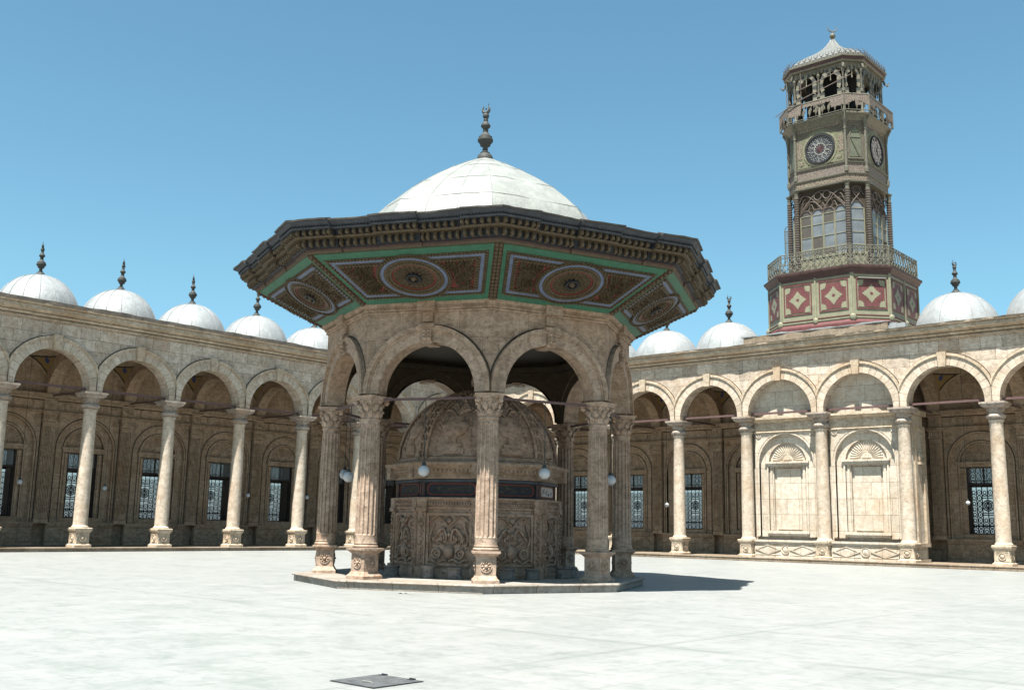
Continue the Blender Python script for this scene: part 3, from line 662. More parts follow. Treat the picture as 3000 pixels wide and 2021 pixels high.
# ------------------------------------------------------------------ hanging globe lamps
def lamp_parts(top, r=.17):
    root = bpy.data.objects.new('hanging_lamp', None); COL.objects.link(root); root.empty_display_size = .2
    b = MB(); b.ell((0, 0, 0), (r, r, r), 0, 20, 12); b.build('globe', ['bulb'], root, 60)
    b = MB(); b.lathe([(.03, r - .02), (.07, r - .01), (.06, r + .06), (.015, r + .10)], 10); b.build('lamp_cap', ['bronze'], root, 40)
    b = MB(); b.tube([(0, 0, r + .08), (0, 0, top)], .013, 5); b.build('cord', ['bronze'], root, 0)
    return root
GP = 'globe lamps hanging in the arcades and the kiosk'
def lamp(loc, ztop, label, r=.17):
    L = lamp_parts(ztop - loc[2], r); L.location = loc; tag(L, label, 'lamp', GP)
lamp((-2.5, -33.24, 3.78), 11.6, 'white globe lamp in the shaded arcade, the one nearest the left edge', .15)
lamp((-2.5, -28.2, 3.62), 11.6, 'white globe lamp on a long cord in the shaded arcade, second from the left edge', .15)
lamp((-2.5, -18.05, 3.55), 11.6, 'white globe lamp on a long cord in the shaded arcade, third from the left edge', .15)
lamp((-2.5, -13.13, 3.58), 11.6, 'white globe lamp just left of the kiosk, seen beside a column of the shaded arcade', .15)
lamp((17.41, 2.5, 3.47), 11.6, 'white globe lamp hanging in the sunlit arcade left of the walled-up arches', .15)
lamp((37.5, 2.5, 3.6), 11.6, 'white globe lamp hanging in the dark bay right of the walled-up arches', .12)

# ------------------------------------------------------------------ fountain kiosk
PC = (33.55, -34.05); ROT = math.radians(-43.5)
KIOSK = thing('fountain_kiosk', 'octagonal open stone kiosk with painted flaring eaves and a pale lead dome, in mid court', 'kiosk', (*PC, 0), ROT)
A8 = PI / 8
PSH = (-.13 * (.728 * math.cos(ROT) + .685 * math.sin(ROT)), -.13 * (-.728 * math.sin(ROT) + .685 * math.cos(ROT)))
b = MB(); b.lathe([(5.60, 0), (5.60, .17), (5.66, .18), (5.68, .21), (5.66, .245), (5.6, .25)], 8); b.v = [(x * 1.012 + PSH[0], y * 1.012 + PSH[1], z) for x, y, z in b.v]; b.build('platform', ['step'], KIOSK, 20)
RC = 4.83
def make_kcolumn():
    b = MB(); nf = 15; prof = []
    def ring(R, z, depth):
        out = []
        for k in range(nf):
            for t, d in ((0, 0), (.2, 0), (.26, .6), (.40, .95), (.60, 1.0), (.80, .95), (.94, .6)):
                a = 2 * PI * (k + t) / nf; r = R - depth * d; out.append((r * math.cos(a), r * math.sin(a), z))
        return out
    H = [(.325, 1.28, 0), (.318, 1.32, 0), (.318, 1.46, 0), (.322, 1.50, 0), (.322, 1.53, .052), (.318, 2.6, .052), (.305, 3.7, .05), (.285, 4.66, .047), (.285, 4.70, 0), (.27, 4.72, 0), (.27, 4.80, 0), (.30, 4.82, 0), (.30, 4.87, 0), (.265, 4.89, 0)]
    b.loft([ring(*h) for h in H]); sh = b.build('column', ['kioskcol'], KIOSK, 24)
    b = MB(); b.sq([(.37, .25), (.37, .34), (.31, .40), (.29, .45), (.275, .46), (.275, .97), (.30, .99), (.33, 1.03), (.39, 1.07), (.39, 1.125), (.36, 1.13)])
    b.lathe([(.35, 1.13), (.37, 1.16), (.37, 1.19), (.33, 1.22), (.345, 1.25), (.345, 1.27), (.32, 1.285)], 24)
    for k in range(4):
        b.M = Matrix.Rotation(k * PI / 2, 4, 'Z') @ Matrix.Translation((0, .275, .715)) @ Matrix.Rotation(-PI / 2, 4, 'X')
        for j in range(8): b.petal((.10 * math.cos(j * PI / 4), .10 * math.sin(j * PI / 4), 0), .11, .085, .045, j * PI / 4)
        b.band(circ(.17, 16), circ(.145, 16), -.01, .025); b.ell((0, 0, 0), (.055, .055, .07), 0, 10, 5)
    b.M = Matrix(); b.build('pedestal', ['kioskcol'], sh, 35)
    b = MB(); b.lathe([(.265, 4.89), (.27, 5.0), (.28, 5.15), (.32, 5.32), (.36, 5.42)], 20)
    for row, (z, r, n, s) in enumerate(((5.0, .285, 8, .15), (5.18, .31, 8, .16))):
        for k in range(n):
            b.M = Matrix.Rotation(2 * PI * (k + .5 * row) / n, 4, 'Z') @ Matrix.Translation((r, 0, z)) @ Matrix.Rotation(.25, 4, 'Y')
            b.ell((0, 0, 0), (.05, .085, s * .75), 0, 7, 5); b.ell((.05, 0, s * .6), (.04, .06, .04), 0, 6, 4)
    for k in range(4):
        b.M = Matrix.Rotation(PI / 4 + k * PI / 2, 4, 'Z')
        b.ell((.44, 0, 5.36), (.09, .06, .085), 0, 8, 5); b.M = Matrix.Rotation(k * PI / 2, 4, 'Z'); b.ell((.36, 0, 5.38), (.06, .09, .06), 0, 8, 4)
    b.M = Matrix(); b.sq([(.36, 5.41), (.385, 5.43), (.385, 5.47), (.42, 5.49), (.43, 5.54), (.33, 5.545)]); b.build('capital', ['kioskcol'], sh, 40)
    return sh
kc = make_kcolumn(); kc.location = (RC, 0, 0)
for i in range(1, 8): copy_tree(kc, KIOSK, (RC * math.cos(i * PI / 4), RC * math.sin(i * PI / 4), 0), i * PI / 4)
# drum wall with eight arches
KS, KI, KO = 5.60, 1.50, 1.99
def fmat(k, ap): return Matrix.Rotation(k * PI / 4 + A8, 4, 'Z') @ Matrix.Translation((ap, 0, 0)) @ Matrix.Rotation(PI / 2, 4, 'Z') @ Matrix.Scale(-1, 4, (0, 1, 0))   # local x along the face, y outward
b = MB()
apo, api = RC * math.cos(A8) + .24, RC * math.cos(A8) - .26
t22 = math.tan(A8)
for k in range(8):
    b.M = fmat(k, 0); n = 26
    mi0 = len(b.f)
    pts = [(-KI * 1.05, 5.545)] + [(-KI * 1.05 * math.cos(PI * j / n), KS + KI * 1.05 * math.sin(PI * j / n)) for j in range(n + 1)] + [(KI * 1.05, 5.545)]
    ho, hi = apo * t22, api * t22; zt = 8.22
    vs, fs = [], []
    for x, z in pts: vs += [(x, apo, z), (x, api, z), (x, apo, zt), (x, api, zt)]
    for i in range(len(pts) - 1):
        a, c = 4 * i, 4 * i + 4; fs.append((a, c, c + 1, a + 1))
        if 0 < i < len(pts) - 2: fs += [(a, a + 2, c + 2, c), (a + 1, c + 1, c + 3, a + 3)]
    b.add(vs, fs)
    x = KI * 1.05
    for s_ in (-1, 1):
        b.add([(s_ * x, apo, 5.545), (s_ * ho, apo, 5.545), (s_ * ho, apo, zt), (s_ * x, apo, zt), (s_ * x, api, 5.545), (s_ * hi, api, 5.545), (s_ * hi, api, zt), (s_ * x, api, zt)], [(0, 1, 2, 3), (4, 5, 6, 7), (0, 1, 5, 4)])
    for q_ in range(mi0, len(b.f)):      # inner face coloured darker to carry the shade inside the kiosk
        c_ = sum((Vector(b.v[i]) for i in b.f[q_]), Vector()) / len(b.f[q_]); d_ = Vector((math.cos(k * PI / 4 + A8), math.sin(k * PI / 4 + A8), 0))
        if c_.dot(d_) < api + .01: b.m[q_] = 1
b.M = Matrix(); b.build('drum_wall', ['kiosk', 'inner_shade'], KIOSK, 30)
def make_kring():
    b = MB(); b.M = fmat(0, 0); n = 30
    lim = ho + .02
    def ro(a, R): return min(R, lim / max(abs(math.cos(a)), 1e-6))
    def strip(r0, r1, w0, w1, m=0):
        vs, fs, uv = [], [], []
        for k in range(n + 1):
            a = PI * k / n; q0, q1 = ro(a, r0), ro(a, r1)
            vs += [(q * math.cos(a), w, KS + q * math.sin(a)) for q, w in ((q0, w0), (q0, w1), (q1, w1), (q1, w0))]
        for k in range(n):
            A, C_ = 4 * k, 4 * k + 4; s0, s1 = 1.8 * PI * k / n, 1.8 * PI * (k + 1) / n
            for i, j in ((0, 1), (1, 2), (2, 3)): fs.append((A + i, C_ + i, C_ + j, A + j)); uv.append([(s0, .2 + .3 * i), (s1, .2 + .3 * i), (s1, .2 + .3 * j), (s0, .2 + .3 * j)])
        b.add(vs, fs, m, uv)
    strip(KI, KO - .14, api - .03, apo + .07); strip(KO - .145, KO, apo - .1, apo + .15, 1); strip(KO - .2, KO - .14, apo - .1, apo + .105, 1); strip(KO, KO + .05, apo - .1, apo + .004, 2)
    b.box((-.17, api - .06, KS + KI - .07), (.17, apo + .12, KS + KI + .02), 1); b.box((-.15, apo - .1, KS + KI + .02), (.15, apo + .17, KS + KO - .08), 1); b.box((-.24, apo - .1, KS + KO - .08), (.24, apo + .22, KS + KO + .02), 1)
    for j in range(6): b.ell((-.07 + .14 * (j % 2), apo + .17, KS + KI + .09 + .11 * (j // 2)), (.07, .05, .06), 1, 6, 4)
    b.box((-.16, apo - .1, 7.70), (.16, apo + .09, 7.99), 1); b.ell((0, apo + .09, 7.845), (.09, .05, .09), 1, 10, 5)
    return b
kr = make_kring().build('arch_ring', ['kvous', 'kiosk', 'grime_shade'], KIOSK, 30)
for i in range(1, 8): copy_tree(kr, KIOSK, (0, 0, 0), i * PI / 4)
b = MB()
R0 = apo / math.cos(A8)
b.lathe([(R0 - .1, 7.98), (R0 + .06, 7.98), (R0 + .08, 8.02), (R0 + .05, 8.05), (R0 + .12, 8.09), (R0 + .14, 8.15), (R0 + .22, 8.18), (R0 + .24, 8.24), (R0 + .24, 8.29), (R0 - .1, 8.3)], 8)
for k in range(8):
    b.M = fmat(k, 0); b.box((-.28, apo - .1, 8.0), (.28, apo + .27, 8.285))
    for j in range(38): x = -1.85 + j * .1; b.box((x, apo, 8.10), (x + .05, apo + .155, 8.145))
b.M = Matrix(); b.build('drum_cornice', ['kiosk'], KIOSK, 20)
b = MB(); b.lathe([(4.75, 7.80), (4.75, 7.9)], 8); b.lathe([(4.6, 7.5), (4.6, 7.62)], 8, caps=False)
for k in range(8):
    b.M = fmat(k, 0); b.box((-1.7, api - .30, 7.45), (1.7, api - .02, 7.64))
b.M = Matrix(); b.build('ceiling', ['ceil'], KIOSK, 0)
b = MB(); b.M = fmat(0, 0); ap = RC * math.cos(A8); b.box((-1.45, ap - .035, 5.42), (1.45, ap + .035, 5.49)); kt = b.build('tie_rod', ['rod'], KIOSK, 0)
for i in range(1, 8): copy_tree(kt, KIOSK, (0, 0, 0), i * PI / 4)
# painted soffit
ri, zi, r1, z1 = 5.30, 8.26, 7.48, 9.34
ai, ao = ri * math.cos(A8), r1 * math.cos(A8); L = math.hypot(ao - ai, z1 - zi)
cs, sn = (ao - ai) / L, (z1 - zi) / L
SM = Matrix.Rotation(A8, 4, 'Z') @ Matrix(((0, cs, sn, ai), (1, 0, 0, 0), (0, sn, -cs, zi), (0, 0, 0, 1)))
hwid = lambda y: (ai + (ao - ai) * y / L) * t22
sl = (ao - ai) / L * t22; sk = math.sqrt(1 + sl * sl)
def inset(d, dy=None):
    dy = d if dy is None else dy
    y0, y1 = dy, L - dy; return [(-(hwid(y0) - d * sk), y0), (hwid(y0) - d * sk, y0), (hwid(y1) - d * sk, y1), (-(hwid(y1) - d * sk), y1)]
def make_soffit():
    b = MB(); b.M = SM.copy()     # materials: 0 brown 1 green 2 blue 3 red 4 dark
    b.poly(inset(0), -.08, 0.0, 0)
    b.band(inset(.13, .02), inset(.245, .26), -.01, .015, 1); b.band(inset(.35, .36), inset(.45, .46), -.01, .03, 2)
    b.band(inset(.26, .27), inset(.35, .36), -.01, .03, 0); b.band(inset(.46, .47), inset(.58, .58), -.01, .04, 0)
    b.poly(inset(.58, .58), -.01, .008, 3)
    yc = L / 2; e = 1.24; EL = lambda r: circ(r, 40, (0, yc), e=e)
    b.poly(EL(.80), .0, .02, 3)
    b.band(EL(.81), EL(.73), 0, .06, 2); b.band(EL(.92), EL(.82), 0, .055, 0); b.band(EL(.72), EL(.54), 0, .075, 0); b.band(EL(.53), EL(.49), 0, .05, 3)
    b.poly(EL(.49), 0, .03, 0)
    def dent(pa, pb, n, s, h):
        for j in range(n):
            t = (j + .5) / n; x, y = pa[0] + (pb[0] - pa[0]) * t, pa[1] + (pb[1] - pa[1]) * t; b.cbox((x, y, h), (s, s, .06), 0)
    for d, dy, s, h in ((.305, .315, .045, .045), (.52, .525, .055, .055)):
        q = inset(d, dy)
        for k in range(4):
            pa, pb = q[k], q[(k + 1) % 4]; n = int(math.hypot(pa[0] - pb[0], pa[1] - pb[1]) / .105)
            ok = [((j + .5) / n) for j in range(n)]
            for t in ok:
                x, y = pa[0] + (pb[0] - pa[0]) * t, pa[1] + (pb[1] - pa[1]) * t
                if d > .4 and (x / e) ** 2 + (y - yc) ** 2 < .84 ** 2: continue
                b.cbox((x, y, h), (s, s, .06), 0)
    for r, n, s in ((.63, 46, .06), (.875, 60, .05)):
        for k in range(n): a = 2 * PI * k / n; b.cbox((r * e * math.cos(a), yc + r * math.sin(a), .085), (s, s, .05), 0)
    for r, n, ln, w, h in ((.38, 22, .2, .085, .09), (.24, 14, .18, .09, .11), (.13, 9, .14, .08, .12)):
        for k in range(n):
            a = 2 * PI * (k + .5) / n; b.petal((r * e * math.cos(a), yc + r * math.sin(a), .03), ln * (1 + .3 * abs(math.cos(a))), w, h, math.atan2(math.sin(a), e * math.cos(a)), 0)
    b.band(circ(.19, 18, (0, yc), e=1.2), circ(.13, 18, (0, yc), e=1.2), 0, .13, 4); b.ell((0, yc, .03), (.10, .09, .16), 0, 10, 6)
    rr = random.Random(3)
    for s_ in (-1, 1):
        for t in range(520):
            y = .62 + rr.random() * (L - 1.24); x = s_ * (.4 + rr.random() * 2.1)
            if abs(x) > hwid(y) - .70 or (x / e) ** 2 + (y - yc) ** 2 < .99 ** 2: continue
            cx = s_ * (1.75 if y > yc else 1.5); cy = yc + (.34 if y > yc else -.34); ang = math.atan2(y - cy, x - cx) + PI / 2 + rr.uniform(-.6, .6)
            b.petal((x, y, .008), rr.uniform(.16, .28), rr.uniform(.06, .10), rr.uniform(.08, .15), ang, 0)
    for s_ in (-1, 1):        # carved hip rib, half on each panel
        N = 16
        for j in range(N):
            y = L * (j + .5) / N; x = s_ * (hwid(y) - .045); b.ell((x, y, .02), (.055, .075, .06), 0, 7, 4)
            b.petal((x - s_ * .05, y, .01), .12, .05, .05, PI / 2 + s_ * .5, 3)
    return b
EAVE = MB()
profs = [('brown', [(7.40, 9.335), (7.47, 9.335), (7.50, 9.41), (7.40, 9.42)], 0), ('red', [(7.40, 9.40), (7.51, 9.405), (7.52, 9.455), (7.40, 9.46)], 1), ('dark', [(7.3, 9.455), (7.60, 9.455), (7.64, 9.68), (7.3, 9.70)], 2),
         ('brown', [(7.3, 9.68), (7.86, 9.682), (7.88, 9.735), (7.3, 9.74)], 0), ('dark', [(7.3, 9.73), (7.82, 9.732), (7.86, 9.90), (7.3, 9.9)], 2),
         ('slate', [(7.3, 9.90), (8.02, 9.902), (8.04, 9.95), (8.0, 9.96), (8.08, 10.02), (8.16, 10.06), (8.18, 10.10), (7.3, 10.11)], 3)]
def sect(k, R, t):      # point at parameter t (-1..1) along side k for circumradius R
    return (t * R * math.sin(A8), R * math.cos(A8))
secs = [(-1, -.62, .10), (-.62, -.22, 0), (-.22, .22, .10), (.22, .62, 0), (.62, 1, .10)]
for k in range(8):
    EAVE.M = fmat(k, 0)
    for nm, pr, mi in profs:
        for a, c, ex in secs:
            ra, rc_ = [], []
            for R, z in pr:
                q = R + (ex if R > 7.52 else ex * .5 if R > 7.45 else 0); ra.append((*sect(k, q, a), z)); rc_.append((*sect(k, q, c), z))
            EAVE.loft([ra, rc_], mi)
    for row, (R, z0, z1_, n) in enumerate(((7.66, 9.465, 9.675, 27), (7.90, 9.742, 9.895, 29))):
        for j in range(n):
            t = -1 + 2 * (j + .5) / n; ex = next(x for a, c, x in secs if a <= t <= c)
            for q_ in (-.62, -.22, .22, .62):
                if abs(t - q_) < .024: t = q_ + .024 * (1 if ex and abs(q_) > .5 and abs(t) > abs(q_) or ex and abs(q_) < .5 and abs(t) < abs(q_) else -1) * (1 if t > q_ else 1) if False else q_ + (.026 if t > q_ else -.026)
            x, y = sect(k, R + ex, t); h = z1_ - z0
            EAVE.box((x - .045, y - .22, z0 + h * .12), (x + .045, y + .07, z1_), 0)
            EAVE.ell((x, y + .06, z0 + h * .45), (.06, .06, h * .42), 0, 7, 5); EAVE.ell((x, y - .02, z0 + h * .2), (.05, .05, h * .22), 0, 6, 4)
    for j in range(64):
        t = -1 + 2 * (j + .5) / 64; ex = next(x for a, c, x in secs if a <= t <= c); x, y = sect(k, 8.04 + ex, t); EAVE.box((x - .02, y - .05, 9.955), (x + .02, y + .03, 9.99), 2)
EAVE.M = Matrix(); eave = EAVE.build('eave', ['brown', 'maroon2', 'darkblue', 'slate'], KIOSK, 25)
so = make_soffit().build('soffit_panel', ['brown', 'green', 'blue', 'red', 'darkblue'], eave, 0)
for i in range(1, 8): copy_tree(so, eave, (0, 0, 0), i * PI / 4)
# lead roof with ragged edge
b = MB(); N = 22; rings = [[], [], [], [], []]; rr = random.Random(5)
for k in range(8):
    for j in range(N):
        t = -1 + 2 * j / N; ex = next(x for a, c, x in secs if a <= t <= c)
        w = .02 * math.sin(k * 3 + t * 9) + rr.uniform(-.012, .012)
        ang = k * PI / 4 + A8
        for q, (R, z, e_) in enumerate(((8.06, 10.125, 1), (8.14, 10.125 + w, 1), (8.15, 10.15 + w, 1), (6.6, 10.42, 0), (4.3, 10.80, 0))):
            x, y = sect(k, R + ex * e_, t); rings[q].append((y * math.cos(ang) + x * -math.sin(ang), y * math.sin(ang) + x * math.cos(ang), z))
b.loft(rings, 0, False); b.build('roof', ['lead'], KIOSK, 20)
b = MB(); rr = random.Random(8)     # ragged dark strip nailed over the eave edge
for k in range(8):
    b.M = fmat(k, 0)
    for a, c, ex in secs:
        m_ = 7; P_ = [a + (c - a) * j / m_ for j in range(m_ + 1)]
        ra = []
        for t in P_:
            w = .018 * math.sin(k * 3 + t * 9) + rr.uniform(-.008, .008); x0_, y0_ = sect(k, 8.0 + ex, t); x1_, y1_ = sect(k, 8.23 + ex, t)
            ra.append([(x0_, y0_, 10.105), (x1_, y1_, 10.09 + w), (x1_, y1_ + .01, 10.135 + w), (x0_, y0_, 10.21 + w * .5)])
        b.loft(ra)
b.M = Matrix(); b.build('eave_flashing', ['edge'], KIOSK, 20)
b = MB(); prof = [(4.50, 10.5), (4.50, 10.8), (4.42, 11.1), (4.28, 11.5), (4.05, 11.9), (3.60, 12.32), (3.04, 12.78), (2.38, 13.22), (1.64, 13.66), (.96, 14.02), (.46, 14.27), (.22, 14.38), (.02, 14.42)]
prof = [(r * (.955 if z < 13.7 else .965), z) for r, z in prof]
nn = 32
def drad(r, a, z):
    q = math.cos(A8) / math.cos(((a + A8) % (PI / 4)) - A8) if False else math.cos(A8) / math.cos((a % (PI / 4)) - A8)
    return r * (.25 + .75 * (q + .035))
def dpt(r, z, a, o=0): q = drad(r, a, z) + o; return (q * math.cos(a), q * math.sin(a), z + o * .5)
b.loft([[dpt(r, z, 2 * PI * k / nn) for k in range(nn)] for r, z in prof])
for k in range(24):
    a = 2 * PI * k / 24; b.tube([dpt(r, z, a, .0) for r, z in prof[1:-1]], .011, 4, 1)
for zi_ in (4, 6, 8, 9):
    r, z = prof[zi_]; b.tube([dpt(r, z + .03 * math.sin(k * 2.1), 2 * PI * k / nn, .002) for k in range(nn)], .009, 4, 1, True)
kd = b.build('dome', ['leadg', 'seam'], KIOSK, 22); make_finial(kd, 14.37, math.radians(43.5 + 20))
# lamps hanging from the kiosk tie rods
def kl(i, lat, z, label):
    a = ROT + (i + .5) * PI / 4; ap = RC * math.cos(A8); x = PC[0] + ap * math.cos(a) - lat * math.sin(a); y = PC[1] + ap * math.sin(a) + lat * math.cos(a)
    lamp((x, y, z), 5.45, label, .165)
kl(-1, -.10, 3.36, 'white globe lamp hanging in the front left arch of the kiosk')
kl(0, .01, 3.36, 'white globe lamp hanging in the front right arch of the kiosk')
kl(-2, .05, 3.24, 'white globe lamp left of the kiosk basin, lower of a close pair')
kl(-3, .75, 3.44, 'white globe lamp left of the kiosk basin, higher of a close pair')
kl(1, .04, 3.32, 'white globe lamp before the rightmost fluted column of the kiosk')

# ------------------------------------------------------------------ carved basin inside the kiosk
BAS = thing('ablution_fountain', 'domed octagonal marble fountain covered in carving, standing inside the kiosk', 'fountain', (*PC, .25), ROT)
def bm_(k, ap): return Matrix.Rotation(k * PI / 4 + A8, 4, 'Z') @ Matrix(((0, 0, 1, ap), (1, 0, 0, 0), (0, 1, 0, 0), (0, 0, 0, 1)))   # x along, y up, z outward
RB = 2.66; apb = RB * math.cos(A8); hb = RB * math.sin(A8)
b = MB(); b.lathe([(RB + .16, 0), (RB + .16, .10), (RB + .08, .14), (RB + .08, .22), (RB + .02, .28), (RB, .30), (RB, 2.06)], 8)
b.lathe([(RB, 2.04), (RB + .05, 2.06), (RB + .07, 2.12), (RB + .03, 2.14), (RB + .03, 2.30), (RB + .10, 2.33), (RB + .14, 2.37), (RB + .14, 2.41), (RB - .1, 2.42)], 8)
for k in range(8):
    b.M = bm_(k, apb) @ Matrix.Diagonal((1, 1, 1.6, 1))
    for s_ in (-1, 1):    # corner pilasters
        c = s_ * (hb - .13)
        b.box((c - .13, .10, -.05), (c + .13, 2.06, .07)); b.box((c - .16, .0, -.05), (c + .16, .34, .12)); b.box((c - .16, 1.98, -.05), (c + .16, 2.10, .11)); b.box((c - .16, 2.10, -.02), (c + .16, 2.40, .09))
        for j in range(13): b.ell((c + .03 * (-1) ** j, .46 + j * .115, .07), (.055, .065, .045), 0, 7, 4)
    for j in range(22): b.ell((-.92 + j * .0876, 2.22, .035), (.033, .055, .035), 0, 6, 4)
    # panel frame and relief
    b.band([(-.74, .36), (.74, .36), (.74, 1.94), (-.74, 1.94)], [(-.66, .44), (.66, .44), (.66, 1.86), (-.66, 1.86)], -.01, .045)
    for s_ in (-1, 1):
        b.tube([(s_ * (.64 - .62 * t), 1.66 + .17 * math.sin(t * PI * 1.2) , .03) for t in [j / 10 for j in range(11)]], .028, 5)
        b.tube([(s_ * (.56 + .06 * math.sin(5 * t)), .95 + .7 * t, .03) for t in [j / 10 for j in range(11)]], .035, 5)
        b.tube([(s_ * (.50 - .42 * math.sin(t * PI * .5)), 1.12 + .34 * math.sin(t * PI), .04) for t in [j / 10 for j in range(11)]], .04, 5)
        with_M(b, lambda q: (setattr(q, 'M', q.M @ Matrix.Translation((s_ * .38, .73, 0))), q.band(circ(.155, 16), circ(.11, 16), 0, .09), q.band(circ(.10, 12), circ(.03, 12), 0, .05)))
        b.tube([(s_ * (.04 + .62 * t), .50 + .05 * math.sin(t * 9), .04) for t in [j / 10 for j in range(11)]], .04, 5)
        for j in range(7): b.petal((s_ * (.16 + .075 * j), 1.0 + .04 * (j % 3), 0), .14, .07, .07, s_ * .5 + .2 * j)
        for j in range(6): b.petal((s_ * (.12 + .08 * j), 1.5 - .05 * j, 0), .13, .06, .06, s_ * .8 - .1 * j)
    b.ell((0, .78, 0), (.19, .24, .10), 0, 14, 6); b.ell((0, 1.72, .02), (.09, .10, .07), 0, 8, 5)
    for j in range(7): b.ell((-.24 + .08 * j, 1.22 + .08 * math.cos((j - 3) * .8), .01), (.05, .11, .05), 0, 6, 4)
b.M = Matrix(); b.build('basin', ['basin'], BAS, 35)
b = MB(); b.lathe([(RB - .10, 2.42), (RB - .10, 2.98)], 8, m=0); b.lathe([(RB - .06, 2.86), (RB + .02, 2.88), (RB + .02, 2.96), (RB - .06, 2.98)], 8, m=3); b.lathe([(RB - .06, 2.42), (RB - .04, 2.425), (RB - .04, 2.47), (RB - .06, 2.475)], 8, m=0)
fr_ = b.build('frieze_band', ['darkblue', 'orange', 'gold', 'slate'], BAS, 0)
apf = (RB - .10) * math.cos(A8)
def cart(k, pale):
    b = MB(); b.M = bm_(k, apf); rr = random.Random(11 + k)
    def oct_(h, v, c): return [(-h + c, -v), (h - c, -v), (h - c * .4, -v + c * .3), (h, -v + c), (h, v - c), (h - c * .4, v - c * .3), (h - c, v), (-h + c, v), (-h + c * .4, v - c * .3), (-h, v - c), (-h, -v + c), (-h + c * .4, -v + c * .3)]
    O = [(x, y + 2.665) for x, y in oct_(.80, .185, .13)]; I = [(x, y + 2.665) for x, y in oct_(.765, .15, .11)]
    b.band(O, I, -.01, .035, 1); b.poly(I, -.01, .015, 3 if pale else 0)
    for s_ in (-1, 1): b.box((s_ * .93 - .05, 2.46, -.01), (s_ * .93 + .05, 2.86, .05), 4)
    for j in range(26):       # rows of worn, unreadable brush strokes
        x = -.62 + 1.24 * rr.random(); y = 2.665 + rr.uniform(-.09, .09); a = rr.uniform(-.5, .5) + (PI / 2 if rr.random() < .35 else 0)
        d = rr.uniform(.03, .08); b.tube([(x - d * math.cos(a), y - d * math.sin(a), .018), (x, y + .015, .02), (x + d * math.cos(a), y + d * math.sin(a), .018)], .007, 4, 5 if pale else 2)
    return b.build('cartouche', ['darkblue', 'orange', 'gold', 'white', 'maroon2', 'seat'], fr_, 0)
for k in range(8):
    c = cart(k, k == 1)  # one cartouche is coloured white to paint the sun reflected on it
    if k == 1: c['label'] = 'cartouche with sun reflection painted white'
b = MB(); q = RB
b.lathe([(q - .1, 2.98), (q + .02, 2.98), (q + .06, 3.03), (q + .05, 3.10), (q + .16, 3.16), (q + .17, 3.24), (q + .28, 3.32), (q + .36, 3.38), (q + .38, 3.43), (q + .38, 3.47), (q - .1, 3.50)], 8)
for k in range(8):
    b.M = bm_(k, (q + .10) * math.cos(A8))
    for j in range(15): b.ell((-.98 + j * .14, 3.24, .08), (.055, .075, .06), 0, 8, 4)
    for s_ in (-1, 1): b.box((s_ * .93 - .17, 3.0, -.2), (s_ * .93 + .17, 3.46, .22)); b.ell((s_ * .93, 3.2, .2), (.09, .13, .06), 0, 8, 5)
b.M = Matrix(); b.build('upper_cornice', ['basintrim'], BAS, 30)
b = MB(); q = 2.58; HD = 2.35; Z0 = 3.62
b.lathe([(q + .14, 3.48), (q + .14, 3.54), (q + .06, 3.57), (q + .06, 3.66), (q, 3.70)], 8, m=0)
TT = [PI / 2 * j / 14 for j in range(15)]
b.lathe([(max(q * math.cos(t), .05), Z0 + HD * math.sin(t)) for t in TT], 8)
for k in range(8):
    a = k * PI / 4     # broad ribs at the corners
    for o_ in (-.16, 0, .16):
        b.tube([((q * math.cos(t) + .02) * math.cos(a) - o_ * math.cos(t) ** .5 * math.sin(a), (q * math.cos(t) + .02) * math.sin(a) + o_ * math.cos(t) ** .5 * math.cos(a), Z0 + HD * math.sin(t)) for t in TT[:-1]], .05 if o_ else .035, 5)
    for j in range(13):
        t = TT[j]
        for o_ in (-.08, .08): b.ell(((q * math.cos(t) + .02) * math.cos(a) - o_ * math.sin(a), (q * math.cos(t) + .02) * math.sin(a) + o_ * math.cos(a), Z0 + HD * math.sin(t)), (.05, .05, .06), 0, 6, 4)
    am = q * math.cos(A8)
    def on(x, t, out=0):   # point on the face at angle t, sideways x
        c, s_ = math.cos(a + A8), math.sin(a + A8); r = am * math.cos(t) + out; return (r * c - x * s_, r * s_ + x * c, Z0 + HD * math.sin(t))
    def blob(x, t, rx, rz, out=.02, d=.05): p = on(x, t, out); b.ell(p, (rx, rx, rz), 0, 7, 4)
    # vase of flowers relief
    VP = [(.055, .38), (.10, .40), (.135, .38), (.14, .30), (.19, .30), (.195, .13), (.255, .10), (.29, .16), (.30, .24), (.33, .34), (.38, .42), (.43, .46), (.44, .50), (.475, .50), (.48, .46), (.51, .42), (.53, .30), (.56, .26), (.60, .24)]
    rows = [[on(x * wv, t, o_) for x, o_ in ((-1, -.03), (-.92, .06), (-.5, .12), (0, .14), (.5, .12), (.92, .06), (1, -.03))] for t, wv in VP]
    vs = [p for r in rows for p in r]; b.add(vs, [(i * 7 + j, i * 7 + j + 1, i * 7 + j + 8, i * 7 + j + 7) for i in range(len(rows) - 1) for j in range(6)])
    for s_ in (-1, 1):
        for j in range(7): blob(s_ * (.58 - .02 * j), .16 + .065 * j, .045, .05)
        for q_, w_ in ((.62, .36), (.68, .28), (.74, .2)): b.tube([on(s_ * w_ * u * 1.2, q_ - .03 + .13 * math.sin(u * 2.2), .05) for u in (0, .3, .6, .85, 1)], [.03, .05, .055, .045, .02], 5)
        for j in range(26):
            t = rnd.uniform(.62, 1.28); wmax = max(.06, am * math.cos(t) * t22 - .16); blob(s_ * rnd.random() * wmax, t, rnd.uniform(.025, .05), rnd.uniform(.03, .06))
b.build('basin_dome', ['basin'], BAS, 35)
b = MB(); b.lathe([(.20, 5.9), (.24, 5.98), (.20, 6.03), (.12, 6.06), (.16, 6.10), (.22, 6.16), (.26, 6.26), (.25, 6.38), (.19, 6.50), (.10, 6.60), (.03, 6.64)], 16)
